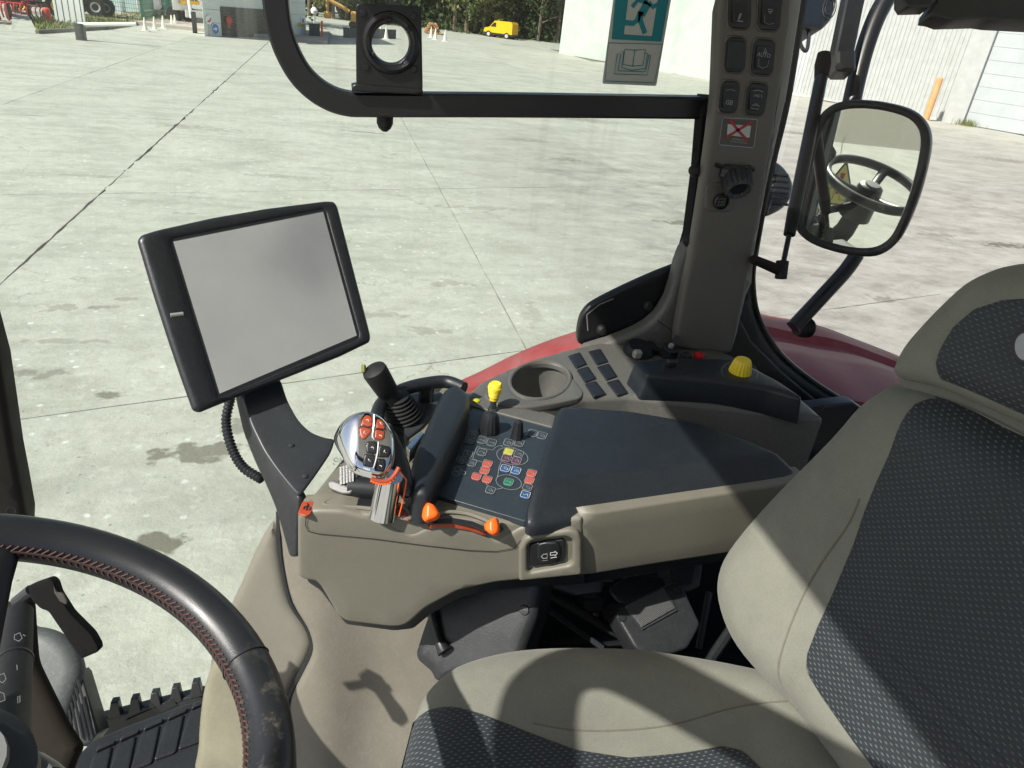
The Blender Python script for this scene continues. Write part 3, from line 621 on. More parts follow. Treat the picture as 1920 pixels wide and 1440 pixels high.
farm(158, 29, (.10, .06, .045), 'brown tractor parked just right of the white notice board', 'tractor', 20, .55)
farm(183, 29, (.09, .04, .04), 'dark red tractor parked beside the green mesh fence', 'tractor', 12, .5)
# ------------------------------------------------------------------ mesh fence with bins behind
FEN = rough_mat('fence_green', (.02, .10, .07), (.03, .13, .09), 3, .5)
ft = None; pf = [Zp(198, 38, 0), Zp(269, 45, 0)]; fa = pf[0]; fb = fa+(pf[1]-fa)*1.0; d = nrm(fb-fa)
ft = thing('mesh_fence', fa, 'tall green mesh fence beside the grass verge', 'fence')
e0 = fa; pts_ = [fa, fb, Zp(345, 24, 0)]
for a, b in zip(pts_, pts_[1:]):
    d = nrm(b-a); L = np.linalg.norm(b-a); A = [d, np.array([-d[1], d[0], 0]), np.array([0, 0, 1.])]
    m = MB(); m.box(a+(0, 0, 1.3), (.06, .06, 1.3), A); m.build('fence_post', FEN, ft, False)
    m = MB()
    for k in range(int(L/.11)): m.box(a+d*(k+.5)*.11+np.array([0, 0, 1.25]), (.006, .006, 1.2), A)
    for k in range(12): m.box(a+d*L/2+np.array([0, 0, .1+k*.21]), (L/2, .008, .008), A)
    tag(m.build('mesh_wires', FEN, ft, False), kind='stuff')
m = MB(); m.box(pts_[2]+(0, 0, 1.3), (.06, .06, 1.3)); m.build('fence_post', FEN, ft, False)
TUR = rough_mat('pale_bin', (.38, .48, .48), (.45, .55, .55), 3, .5)
for x, l in ((217, 'pale square tank behind the left half of the green fence'), (251, 'pale square tank behind the fence nearest its dark post')):
    q = Zp(x, 27, 0); t = thing('storage_tank', q, l, 'tank', 'pale tanks behind the fence'); m = MB(); m.box(q+(0, 0, .62), (.52, .45, .5), bev=.06); m.build('tank', TUR, t, False); m = MB(); m.box(q+(0, 0, .06), (.54, .47, .06)); m.build('pallet', DK, t, False); m = MB(); m.lathe([(0, .12), (.05, .12)], q+(0, 0, 1.12), (0, 0, 1), 12); m.build('lid', DK, t)
# ------------------------------------------------------------------ log heap
BARK = rough_mat('orange_brown_logs', (.30, .15, .07), (.5, .27, .13), 5)
q = Zp(811, 63, 0); lt = thing('log_heap', q, 'heap of orange brown logs behind the white cones', 'logs')
for row in range(4):
    for k in range(6-row):
        m = MB(); c = q+np.array([(k-(5-row)/2)*.27, .3*rng.random(), .13+row*.22]); m.tube([c-np.array([0.1, 1.2, 0]), c+np.array([.1, 1.2, 0])], .125, 8); m.build('log', BARK, lt)
# ------------------------------------------------------------------ excavator arm, lamp
EXC = rough_mat('excavator_yellow', (.5, .27, .07), (.6, .33, .09), 2)
q = Zp(640, 52, 0); et = thing('excavator', q, 'orange yellow excavator with raised arm in front of the trees', 'excavator')
P = lambda x, y: on(x, y, q+(0, 0, 0), np.array([0, -1., 0]))
m = MB(); m.box(q+(1.3, 0, .9), (.55, .5, .4), bev=.1); m.build('body', EXC, et, False); m = MB(); m.box(q+(1.3, 0, .3), (.7, .6, .25), bev=.15); m.build('tracks', DK, et, False)
m = MB(); m.tube([P(655, 22), P(640, 12), P(613, -2)], .16, 6); m.build('boom', EXC, et); m = MB(); m.tube([P(613, -2), P(614, 22)], .13, 6); m.build('dipper', EXC, et); m = MB(); m.box(P(614, 28), (.3, .3, .25), bev=.08); m.build('bucket', EXC, et, False)
q = Zp(590, 62, 0); st = thing('lamp_post', q, 'slim grey lamp post with a round white lamp beyond the low wall', 'lamp post'); h = on(589, 21, q, np.array([0, -1., 0]))[2]
m = MB(); m.tube([q, q+(0, 0, h-.1)], .05, 8); m.build('pole', TRIMG, st); m = MB(); m.lathe([(-.2, .06), (-.12, .2), (.05, .24), (.2, .14), (.24, .02)], q+(0, 0, h), (0, 0, 1), 14); m.build('lamp', WSG, st)
# ------------------------------------------------------------------ trees
TRK = rough_mat('trunk_bark', (.09, .07, .05), (.18, .14, .10), 4)
LEAFS = [rough_mat('leaf_dark', (.025, .04, .012), (.06, .085, .025), .8), rough_mat('leaf_mid', (.05, .075, .02), (.10, .13, .04), .8), rough_mat('leaf_olive', (.09, .11, .03), (.18, .19, .06), .8)]
def tree_meshes(seed, h, w_):
    g = np.random.default_rng(seed); m = MB(); m.tube([(0, 0, 0), (.1, 0, h*.3), (0, .1, h*.6), (.1, 0, h*.9)], [.22, .17, .1, .03], 7)
    tips = []
    for k in range(11):
        z = h*g.uniform(.2, .8); a = g.uniform(0, 6.28); L = w_*g.uniform(.5, 1)*(1-.5*abs(z/h-.45)); e = np.array([math.cos(a)*L, math.sin(a)*L, z+L*.5]); m.tube([(0, 0, z), e*(.55, .55, 1)-(0, 0, L*.18), e], [.08, .05, .02], 5); tips.append(e)
    tr = (m.v, m.f); m = MB()
    for k in range(46):
        z = h*(.12+.9*g.random()**.8); rr = w_*math.sin(math.pi*min(.97, max(.06, (z/h)*.82+.12)))*g.uniform(.3, 1.05); a = g.uniform(0, 6.28)
        c = np.array([math.cos(a)*rr, math.sin(a)*rr, z]); cs = g.uniform(.35, .8)*w_/2.6
        for _ in range(46):
            o = c+g.normal(size=3)*cs*(.6, .6, .45); n_ = nrm(g.normal(size=3)+(0, 0, .7)); u = nrm(np.cross(n_, g.normal(size=3)))*g.uniform(.09, .2); v_ = np.cross(n_, u)*.7
            m.add([o-u, o-v_, o+u, o+v_], [(0, 1, 2, 3)])
    return tr, (m.v, m.f)
TM = []
for i in range(4):
    (tv, tf), (lv, lf) = tree_meshes(40+i, [9, 11, 8, 7][i], [2.6, 2.9, 3., 2.6][i]); a = bpy.data.meshes.new('trunk'); a.from_pydata([tuple(p) for p in tv], [], tf); a.materials.append(TRK)
    ls = []
    for mt in LEAFS: b = bpy.data.meshes.new('crown'); b.from_pydata([tuple(p) for p in lv], [], lf); b.materials.append(mt); ls.append(b)
    TM.append((a, ls))
def tree(x, y, kind, leaf, s, label, group):
    t = thing('tree', (x, y, -.05), label, 'tree', group); t.rotation_euler.z = rng.uniform(0, 6.28); t.scale = (s, s, s*rng.uniform(.9, 1.15))
    for nm, me in (('trunk', TM[kind][0]), ('crown', TM[kind][1][leaf])):
        o = bpy.data.objects.new(nm, me); col.objects.link(o); o.parent = t
ORD = 'first second third fourth fifth sixth seventh eighth ninth tenth eleventh twelfth thirteenth fourteenth fifteenth sixteenth'.split(); CNT = {}
def nth(k): CNT[k] = CNT.get(k, -1)+1; return ORD[min(CNT[k], 15)]
KN = ['dark green bushy', 'mid green leafy', 'olive yellowish']
for k in range(30):
    px = 560+k*17.5+rng.uniform(-5, 5); yy = 88+rng.uniform(-3, 6); q = Zp(px, 60, 0); dirx = ray(px, 40); x = dirx[0]/dirx[1]*yy
    lf = 0 if 985 < px else (2 if 930 < px < 985 or px < 600 else rng.integers(0, 3)); 
    nb = 'behind the yellow van' if 905 < px < 970 else ('right of the yellow van' if px >= 970 else ('above the white cones' if px > 790 else 'behind the black plate and gatehouse'))
    tree(x, yy, k % 4, int(lf), rng.uniform(.8, 1.2), '%s %s tree from left, %s' % (nth(('a', lf)), KN[lf], nb), 'trees in the far tree line')
for k in range(14):
    px = -60+k*46+rng.uniform(-9, 9); yy = 66+rng.uniform(-2, 5); dirx = ray(px, 10); x = dirx[0]/dirx[1]*yy
    tree(x, yy, (k+1) % 4, k % 2, rng.uniform(.8, 1.1), '%s %s tree from left beyond the farm machines' % (nth(('b', k % 2)), KN[k % 2]), 'trees beyond the farm machines')
# undergrowth closing the tree line
m = MB()
for k in range(9000):
    x = rng.uniform(0, 30); y = 93-abs(rng.normal())*3+rng.normal(); z = abs(rng.normal())*1.1; o = np.array([x, y, z]); u = rng.normal(size=3)*.16; v_ = rng.normal(size=3)*.12; m.add([o-u, o-v_, o+u, o+v_], [(0, 1, 2, 3)])
tag(m.build('undergrowth', LEAFS[0], None, False), 'dark undergrowth filling the foot of the far tree line', 'undergrowth', kind='stuff')
m = MB()
for k in range(16000):
    x = rng.uniform(-60, 45); y = 104-rng.random()*4; z = rng.random()**.8*14; o = np.array([x, y, z]); u = rng.normal(size=3)*.5; v_ = rng.normal(size=3)*.4; m.add([o-u, o-v_, o+u, o+v_], [(0, 1, 2, 3)])
tag(m.build('far_wood', LEAFS[0], None, False), 'dense dark wood closing the view behind the tree line', 'wood', kind='stuff')

# boundary wall on the door side of the tractor, seen in the side mirror
CB = rough_mat('old_concrete_wall', (.50, .48, .42), (.60, .58, .5), 1.5)
bw = thing('boundary_wall', (-20, -30, 0), 'long grey concrete boundary wall glimpsed at the top of the side mirror', 'wall')
for k in range(18):
    c = np.array([-95+k*5.0, -36-k*1.6, 0.]); d = nrm((5., -1.6, 0)); A = [d, np.array([-d[1], d[0], 0]), np.array([0, 0, 1.])]
    m = MB(); m.box(c+(0, 0, 2.6), (2.58, .12, 2.6), A, .03); m.build('wall_panel', CB, bw, False)

# ================================================================== TRACTOR CAB
ZA, ZC, YP = 2.32, 2.33, 1.2
def tf(p, ox, oy, s): return [(ox+x/s, oy+y/s) for x, y in p]
def dots(fr, p): return fr.px(*p)
# ------------------------------------------------------------------ shell: roof, floor, posts
ROOFM = plastic('roof_lining', (.70, .69, .65), .8, 300, .3, .08)
m = MB(); m.box((.70, .48, 3.28), (.97, .90, .09), bev=.03); o = m.build('cab_roof', ROOFM); tag(o, 'grey cab roof over the seat, seen only from below', 'roof')
m = MB(); m.box((.54, .84, 3.17), (.12, .11, .03), bev=.028); tag(m.build('roof_speaker', NAVY), 'dark speaker box under the cab roof, reflected in the monitor', 'speaker')
m = MB(); m.box((.75, .4, 1.5), (.75, .8, .05), bev=.01); o = m.build('cab_floor', RUB); tag(o, 'dark rubber cab floor beneath the seat', 'floor')
for i, (x0, x1, y, l) in enumerate([(-.64, -.66, -.40, 'black front cab post on the door side, out of view'), (.95, 1.05, -.38, 'black rear cab post on the door side, out of view')]):
    m = MB(); m.tube([(x0, y, 3.2), ((x0+x1)/2, y, 2.4), (x1, y, 1.5)], .035, 10); tag(m.build('cab_post', BLKS), l, 'post')
# right front post, lower part visible at left of the photo
f = VY(1.24)
COLX = plastic('dark_brown_post', (.014, .012, .010), .6, 700, .2, .08, spec=.2)
t = thing('front_post', f.px(-20, 1000), 'black front cab post beyond the steering wheel at the left', 'post')
sheet('post_cover', [(-70, 500), (-35, 560), (-2, 680), (12, 770), (24, 850), (36, 910), (48, 975), (46, 1040), (-90, 1040), (-90, 500)], f, COLX, t, r=.012, t=.05, sm=0)
strokes('clip_mark', [ell(20, 958, 9, 8, 0, 16)+[ell(20, 958, 9, 8, 0, 16)[0]]], f.off(.001), .0015, BLK, t)
# ------------------------------------------------------------------ windows
wf = VY(1.29)
m = MB(); m.box((1.72, .45, 1.9), (.03, .85, .42), bev=.02); tag(m.build('rear_shade_panel', BROWN), 'dark rear panel added behind the seat, out of view, to dim the cab', 'panel')  # unseen dark panel added to cut the ambient light in the cab
m = MB(); m.box((1.0, -.62, 1.85), (.68, .2, .45), bev=.08); tag(m.build('door_side_shade_box', BROWN), 'dark box added beside the door, out of view, to dim the cab', 'fender')  # unseen dark box, added to hold light back from the door side
_sh = [(1012, 1520), (1010, 1440), (1008, 1350), (1026, 1285), (1080, 1246), (1150, 1242), (1230, 1275), (1330, 1330), (1450, 1395), (1600, 1480), (1750, 1560)]
m = MB(); m.tube(catmull([Zp(x, y, 2.2)+np.array([*(SAZ*math.cos(ELEV)), math.sin(ELEV)])*1.0 for x, y in _sh], 5, False), .036, 14); tag(m.build('seat_shadow_tube', BLKS), 'thick black curved tube added out of view to cast a shadow on the seat', 'shadow caster')  # unseen tube added to cast the hooked shadow on the cushion
t = thing('side_window', (.2, 1.29, 1.9), 'large green tinted side window behind the armrest console', 'window')
m = MB(); m.box((-.25, 1.293, 2.0), (1.02, .0025, 1.2)); m.build('glass_pane', GLG, t, False)
t2 = thing('rear_side_window', (1.4, 1.3, 2.2), 'clear rear side window between the pillar and the seat', 'window')
m = MB(); m.box((1.62, 1.228, 2.5), (.83, .0025, .75)); m.build('glass_pane', GLN, t2, False)
f = VY(1.255)
seal = [(1510, -30), (1478, 180), (1443, 330), (1417, 470), (1411, 530), (1422, 595), (1460, 660), (1520, 712), (1600, 764), (1680, 820)]
m = MB(); m.tube([f.px(*p) for p in catmull(seal, 6, False)], .0065, 8); m.build('rubber_seal', BLKS, t2)
f = VY(1.245)
sheet('frame', [(1376, 600), (1398, 560), (1412, 535), (1420, 590), (1455, 658), (1515, 712), (1600, 768), (1660, 815), (1640, 870), (1555, 812), (1500, 765), (1425, 712), (1378, 668)], f, NAVY, t2, r=.02, h=.014, t=.03, sm=4)
sheet('frame_step', [(1350, 600), (1385, 590), (1410, 640), (1470, 700), (1560, 775), (1640, 850), (1600, 900), (1400, 720), (1350, 690)], VY(1.235), BLK, t2, r=.006, t=.02)
# upper window frame rail, round mount plate
f = VY(1.27)
t = thing('window_rail', f.px(700, 195), 'black curved tubular rail across the side window', 'rail')
path = [(512, -60), (517, 0), (524, 50), (540, 98), (566, 142), (602, 174), (645, 192), (700, 195), (900, 196), (1100, 198), (1332, 201)]
sq = [(.8, 1), (1, .8), (1, -.8), (.8, -1), (-.8, -1), (-1, -.8), (-1, .8), (-.8, 1)]
pp = [f.px(*p) for p in catmull(path, 5, False)]
m = MB(); m.tube(pp, .0185, prof=sq, up=(0, 1, 0)); m.build('tube', BLKS, t, ang=30)
sheet('end_weld', [(1316, 178), (1345, 180), (1338, 300), (1322, 300), (1326, 222), (1314, 220)], VY(1.262), BLK, t, r=.003, t=.02)
f2 = VY(1.245)
t = thing('mount_plate', f2.px(730, 170), 'black steel plate with a round hole standing on the window rail', 'bracket')
sheet('plate', [(667, 6), (790, 12), (793, 172), (668, 168)], f2, BLKS, t, r=.0015, t=.004, fil=.008, holes=[ell(733, 82, 36, 39, 0, 30)])
sheet('foot_flange', [(659, 160), (668, 158), (793, 168), (793, 178), (660, 172)], f2.off(.004), BLKS, t, r=.002, t=.03)
c = f2.px(733, 81); m = MB()
m.lathe([(.0, .045), (.006, .043), (.008, .038), (.003, .034), (-.012, .030), (-.02, .029)], c, (0, -1, 0), 36)
me = m.v; fc = [q for q in m.f if len(q) == 4]; mesh('socket_ring', me, fc, BLKS, t)
for a in (40, 95, 215, 300): 
    m = MB(); d = np.array([math.cos(R(a)), 0, math.sin(R(a))]); m.box(c+d*.036+np.array([0, .0, 0]), (.006, .004, .0035), [d, np.array([0, 1, 0]), np.cross(d, (0, 1, 0))], .001); m.build('grip_tab', BLKS, t, False)
for p in ((681, 24), (776, 30), (687, 126), (777, 130)):
    m = MB(); m.lathe([(0, .0065), (.002, .006), (.0025, .003)], f2.px(*p), (0, -1, 0), 6); m.build('bolt', BLKS, t, False)
c = f.px(722, 212); t = thing('rail_bolt', c, 'domed black bolt hanging under the window rail', 'bolt')
m = MB(); m.lathe([(0, .0085), (.003, .0135), (.016, .0135), (.024, .010), (.029, .004)], c, (0, 0, -1), 18); m.build('cap', RUB, t); m = MB(); m.lathe([(-.004, .012), (.002, .012)], c, (0, 0, -1), 14); m.build('washer', TRIMG, t)
# exit sticker on the glass
TEAL = flat('sticker_teal', (.0, .17, .20), .5); STW = flat('sticker_white', (.42, .43, .39), .6)
f = VY(1.284); t = thing('exit_sticker', f.px(1180, 150), 'teal and white emergency exit sticker with a running man and open book', 'sticker')
e = lambda pts: tf(pts, 1100, 0, 3.4275)
sheet('backing', e([(205, -260), (585, -250), (448, 553), (100, 538)]), f, STW, t, r=.0003, t=.0006, fil=.004)
g = f.off(.0006)
sheet('teal_field', e([(205, -230), (565, -222), (480, 268), (160, 252)]), g, TEAL, t, r=0, t=.0002, fil=.002)
g = f.off(.001)
sheet('doorway', e([(285, -150), (480, -145), (418, 232), (240, 220)]), g, STW, t, r=0, t=.0002)
g = f.off(.0014)
def limb(nm, pts, wd): strokes(nm, [e(pts)], g, wd, TEAL, t, n=.0)
limb('figure_leg', [(345, 75), (325, 130), (300, 150), (248, 145)], .0085); limb('figure_leg', [(350, 75), (345, 130), (375, 215)], .0085)
limb('figure_torso', [(350, 95), (395, 15)], .014); limb('figure_arm', [(395, 15), (330, 0), (292, 45)], .007); limb('figure_arm', [(400, 15), (425, 45), (470, 20)], .007)
sheet('figure_head', e(ell(405, -25, 22, 22)), g, TEAL, t, r=0, t=.0002)
ln = [[(140, 275), (488, 285), (435, 532), (118, 520), (140, 275)]]
ln += [[(245, 318), (310, 322), (378, 318), (362, 420), (295, 425), (232, 415), (245, 318)], [(310, 322), (295, 425)], [(225, 330), (240, 332), (225, 435), (290, 452), (375, 440), (392, 345), (375, 340)], [(198, 345), (220, 345), (202, 448), (205, 455), (290, 458), (365, 462), (380, 455), (400, 352), (412, 352), (390, 482), (178, 475), (198, 345)]]
strokes('book_outline', [e(q) for q in ln], g, .0014, TEAL, t, n=0)
# ------------------------------------------------------------------ pillar
f = VY(YP)
t = thing('cab_pillar', f.px(1320, 650), 'grey beige cab pillar with two columns of black rocker switches', 'pillar')
PIL = plastic('pillar_plastic', (.098, .091, .078), .5, 900, .25, .05, dust=.04)
sheet('pillar_cover', [(1362, -40), (1340, 180), (1325, 300), (1302, 450), (1280, 560), (1268, 640), (1285, 655), (1366, 664), (1378, 640), (1396, 560), (1422, 420), (1450, 255), (1484, -40)], f, PIL, t, r=.010, h=.008, t=.022, sm=3)
SILV = plastic('pillar_side_strip', (.24, .24, .225), .35, 200, .1, .05)
sheet('lit_side_strip', [(1484, -40), (1510, -40), (1474, 190), (1440, 340), (1416, 470), (1410, 530), (1398, 560), (1384, 620), (1372, 660), (1366, 640), (1385, 560), (1412, 440), (1440, 300), (1452, 240)], VY(1.215), SILV, t, r=.004, t=.03, sm=0)  # light on the pillar's side face is put into this paler colour
strokes('scratch', [[(1447, 290), (1440, 318), (1437, 338)], [(1438, 300), (1444, 330)]], VY(1.2), .0012, BLK, t, n=.02-.0)
def zq(p): return tf(p, 1100, 0, 3.4275)
SWS = [([(915, -60), (1062, -50), (1055, 186), (912, 178)], 'bell'), ([(1112, -50), (1264, -40), (1240, 198), (1098, 188)], 'lamp'), ([(900, 240), (1030, 245), (1018, 465), (885, 462)], None), ([(1078, 250), (1220, 262), (1195, 485), (1055, 475)], 'AUTO'), ([(870, 520), (992, 528), (968, 725), (848, 722)], 'ISB'), ([(1040, 530), (1175, 545), (1140, 745), (1015, 735)], 'fan')]
def lerpq(c, u, v): a, b, d, e_ = [np.array(q) for q in c]; return tuple((a*(1-u)+b*u)*(1-v)+(e_*(1-u)+d*u)*v)
for c, gl in SWS:
    c = zq(c); cen = tuple(np.mean(c, 0)); big = [tuple(np.array(cen)+(np.array(q)-cen)*1.13) for q in c]
    so = sheet('switch_surround', big, f.off(.0035), PIL, t, r=.003, t=.004, fil=.012, holes=[[tuple(np.array(cen)+(np.array(q)-cen)*1.0) for q in c]])
    ho = sheet('rocker_housing', c, f.off(.002), BLK, t, r=.0015, t=.004, fil=.007)
    rk = [lerpq(c, .18, .17), lerpq(c, .82, .17), lerpq(c, .82, .85), lerpq(c, .18, .85)]
    hfn = None
    fc_ = f.off(.0055); c2 = fc_.to2(*cen)
    if gl: sheet('rocker', rk, fc_, BLK, ho, r=.001, t=.006, fil=.004, hf=lambda X, d: np.clip(-(X[:, 1]-c2[1])*.16, -.0015, .003))
    else: sheet('blanking_cap', [lerpq(c, .1, .1), lerpq(c, .9, .1), lerpq(c, .9, .92), lerpq(c, .1, .92)], fc_, NAVY, ho, r=.001, t=.005, fil=.003)
    fg = fc_.off(.0032); P = lambda u, v: lerpq(c, u, v)
    if gl == 'AUTO':
        text('lettering', 'AUTO', fg, P(.5, .44), .0088, GRYP, ho, P(.9, .46)); strokes('symbol', [[P(.45, .36), P(.62, .36), P(.52, .24), P(.5, .34)]], fg, .0012, GRYP, ho); strokes('lens', [[P(.3, .55), P(.3, .75), P(.5, .82), P(.72, .75), P(.75, .58)]], fg, .0007, GRYP, ho)
    elif gl == 'ISB':
        text('lettering', 'ISB', fg, P(.5, .68), .0105, GRYP, ho, P(.9, .70)); strokes('symbol', [[P(.25, .3), P(.5, .25), P(.75, .3)]], fg, .0006, GRYP, ho)
    elif gl == 'fan':
        strokes('symbol', [[P(.35, .34), P(.45, .40), P(.55, .34), P(.62, .40), P(.55, .43), P(.45, .36), P(.35, .42), P(.35, .34)], [P(.28, .25), P(.5, .2), P(.75, .25)], [P(.68, .33), P(.72, .43)], [P(.32, .68), P(.68, .70), P(.66, .81), P(.30, .79), P(.32, .68)], [P(.42, .68), P(.42, .64), P(.58, .65), P(.58, .69)]], fg, .0008, GRYP, ho)
    elif gl == 'bell': strokes('symbol', [[P(.42, .76), P(.5, .60), P(.55, .6), P(.5, .7), P(.45, .76)], [P(.38, .80), P(.64, .81)]], fg, .0013, GRYP, ho)
    elif gl == 'lamp': strokes('symbol', [[P(.4, .44), P(.62, .45), P(.6, .5), P(.42, .5), P(.4, .44)], [P(.48, .5), P(.48, .54), P(.56, .54)]], fg, .001, GRYP, ho); strokes('lens', [[P(.28, .6), P(.3, .8), P(.5, .85), P(.7, .8)]], fg, .0006, GRYP, ho)
# crossed-out battery sticker
LBL = flat('sticker_brown', (.07, .062, .052), .5); REDT = flat('red_tape', (.33, .012, .02), .4); PALE = flat('sticker_pale', (.42, .45, .44), .5)
g = f.off(.0006); c = zq([(875, 756), (1098, 768), (1074, 950), (850, 930)])
lb = sheet('warning_sticker', c, g, LBL, t, r=0, t=.0008, fil=.004)
P = lambda u, v: lerpq(c, u, v); g2 = g.off(.0007)
bb_ = [g2.to2(*q) for q in c]; strokes('sticker_border', [[g2.px(*q) @ np.array([0, 0, 0]) for q in []]] if False else [[tuple(P(u, v)) for u, v in ((.04, .0), (.96, .0), (1., .05), (1, .95), (.96, 1), (.04, 1), (0, .95), (0, .05), (.04, 0))]], g2, .0012, GRYP, lb, n=0)
sheet('battery_picture', [P(.17, .22), P(.84, .24), P(.84, .66), P(.19, .62)], g2, PALE, lb, r=0, t=.0003)
strokes('red_cross', [[P(.2, .05), P(.48, .42), P(.8, .78)], [P(.86, .08), P(.5, .4), P(.18, .7)]], g2.off(.0005), .0045, REDT, lb)
text('lettering', 'DISTRIBUTEUR', g2, P(.55, .76), .0042, GRYP, lb, P(.95, .78)); text('lettering', 'BATTERY ISOLATOR', g2, P(.55, .85), .0036, GRYP, lb, P(.95, .87))
# microphone socket with ribbed nut, round connector
c = f.px(1375, 330); hx = thing('ribbed_plug', c, 'large black ribbed cable plug screwed to the pillar', 'plug')
m = MB(); m.box(c+(0, -.006, .006), (.030, .012, .014), bev=.008); m.build('collar', BLK, hx); ax = nrm((-.05, -1, -.75)); m = MB(); m.lathe([(0, .026), (.004, .027), (.028, .0255), (.032, .021), (.026, .015)], c+(0, -.01, .0), ax, 40, ribs=1, rd=.07); m.build('ribbed_nut', BLK, hx, ang=20)
m = MB(); m.tube([f.px(1340, 308, .003), f.px(1352, 312, .003)], .0035, 8); m.tube([f.px(1402, 312, .003), f.px(1412, 318, .003)], .0035, 8); m.build('side_pins', BLK, hx)
sheet('connector_mount', zq([(768, 1180), (940, 1170), (940, 1365), (760, 1360)]), f.off(.003), PIL, t, r=.003, t=.004, fil=.012)
c = f.px(1349, 376); hx = thing('round_connector', c, 'small round black multi-pin connector low on the pillar', 'connector'); m = MB(); m.lathe([(.002, .0145), (.010, .0145), (.012, .0125), (.006, .011), (.006, .0)], c, (0, -1, 0), 20); m.build('shell', BLK, hx)
for k in range(9):
    m = MB(); m.lathe([(.005, .0018), (.0095, .0018)], c+np.array([(k % 3-1)*.0055, 0, (k//3-1)*.0055]), (0, -1, 0), 8); m.build('pin', GREYB, hx)
# hinge bracket, strip, knobs at window edge
f = VY(1.262); t = thing('hinge_bracket', f.px(1090, 645), 'black steel hinge bracket bolted at the bottom corner of the window', 'bracket')
sheet('plate', [(1086, 645), (1087, 605), (1100, 580), (1125, 562), (1190, 530), (1262, 500), (1284, 498), (1272, 560), (1240, 605), (1180, 630), (1120, 645)], f, BLKS, t, r=.006, t=.015, sm=4)
for p in ((1128, 618), (1215, 573)):
    m = MB(); m.lathe([(0, .012), (.006, .0115), (.011, .007), (.012, .001)], f.px(*p), (0, -1, 0), 16); m.build('bolt', RUB, t)
strokes('edge_line', [[(1102, 620), (1100, 590), (1125, 570), (1150, 560)]], f.off(.001), .002, SILV, t)
f = VY(1.272); t = thing('window_edge_strip', f.px(1330, 200), 'thin black strip running down the edge of the window beside the pillar', 'strip')
sheet('strip', [(1326, 190), (1350, 190), (1340, 330), (1318, 470), (1300, 530), (1270, 520), (1292, 440), (1308, 320), (1318, 200)], f.off(.03), MATT, t, r=.002, t=.03)
for (x, y), l in (((1304, 321), 'black domed knob sticking out beside the ribbed plug'), ((1291, 452), 'black domed knob low on the window edge strip')):
    c = f.off(.042).px(x+13, y); k_ = thing('domed_knob', c, l, 'knob', None); m = MB(); m.lathe([(0, .0115), (.010, .0115), (.011, .0125), (.018, .0115), (.025, .006), (.027, .001)], c, (-1, 0, .02), 18); m.build('cap', RUB, k_)
# ------------------------------------------------------------------ side console beyond the armrest
f = HZ(ZC)
t = thing('side_console', f.px(1100, 740), 'grey beige side console with cup holder, blanking caps and black pod', 'console')
cup = ell(1012, 715, 57, 35, -6, 36)
outl = [(862, 752), (900, 714), (950, 690), (1000, 671), (1060, 654), (1130, 639), (1200, 626), (1262, 612), (1290, 640), (1368, 662), (1420, 690), (1480, 725), (1548, 784), (1500, 780), (1340, 761), (1180, 743), (1100, 746), (1040, 758), (990, 768), (930, 762)]
sheet('top_shell', outl, f, GREYB, t, r=.012, h=.010, t=.22, fil=.01, holes=[cup], s=.02)
cp = [f.px(*p) for p in cup]; cc = np.mean(cp, 0); m = MB(); v = []; n = len(cp)
for dz, sc_ in ((-.009, 1.0), (-.03, .97), (-.085, .84), (-.098, .7), (-.1, .0)):
    v += [cc+(p-cc)*np.array([sc_, sc_, 1])+np.array([0, 0, dz]) for p in cp]
fc = [(k*n+i, k*n+(i+1) % n, (k+1)*n+(i+1) % n, (k+1)*n+i) for k in range(4) for i in range(n)]
mesh('cup_holder', v, fc, GREYB, t)
m = MB(); m.tube([c_+np.array([0, 0, .001]) for c_ in cp], .004, 8, closed=True); m.build('cup_rim', GREYB, t)
m = MB(); m.box(cc+(.0, .01, -.085), (.012, .008, .014), [nrm((1, .5, .3)), nrm((-.5, 1, 0)), nrm((-.3, 0, 1))], .002); tag(m.build('wrapper', SILV), 'crumpled silver scrap lying in the bottom of the cup holder', 'scrap')
sheet('cup_surround', [(905, 742), (925, 712), (965, 690), (1010, 677), (1048, 672), (1062, 690), (1095, 735), (1090, 745), (1040, 756), (990, 764), (930, 758)], f.off(.003), GREYB, t, r=.003, t=.01, fil=.02, holes=[cup], s=.02)
for q in ([(558, 266), (608, 250), (640, 302), (592, 320)], [(652, 246), (703, 234), (738, 290), (688, 305)], [(597, 330), (646, 315), (684, 368), (634, 386)], [(692, 317), (742, 302), (780, 358), (732, 376)], [(635, 395), (682, 382), (728, 440), (672, 453)], [(736, 388), (787, 375), (830, 435), (782, 445)]):
    q = tf(q, 840, 560, 2.4615); cq = np.mean(q, 0); o = sheet('switch_recess', [tuple(cq+(np.array(p)-cq)*1.10) for p in q], f.off(.0008), BLK, t, r=0, t=.001, fil=.004); q = [tuple(cq+(np.array(p)-cq)*.93) for p in q]; sheet('blanking_cap', q, f.off(.003), NAVY, t, r=.0012, t=.004, fil=.003)
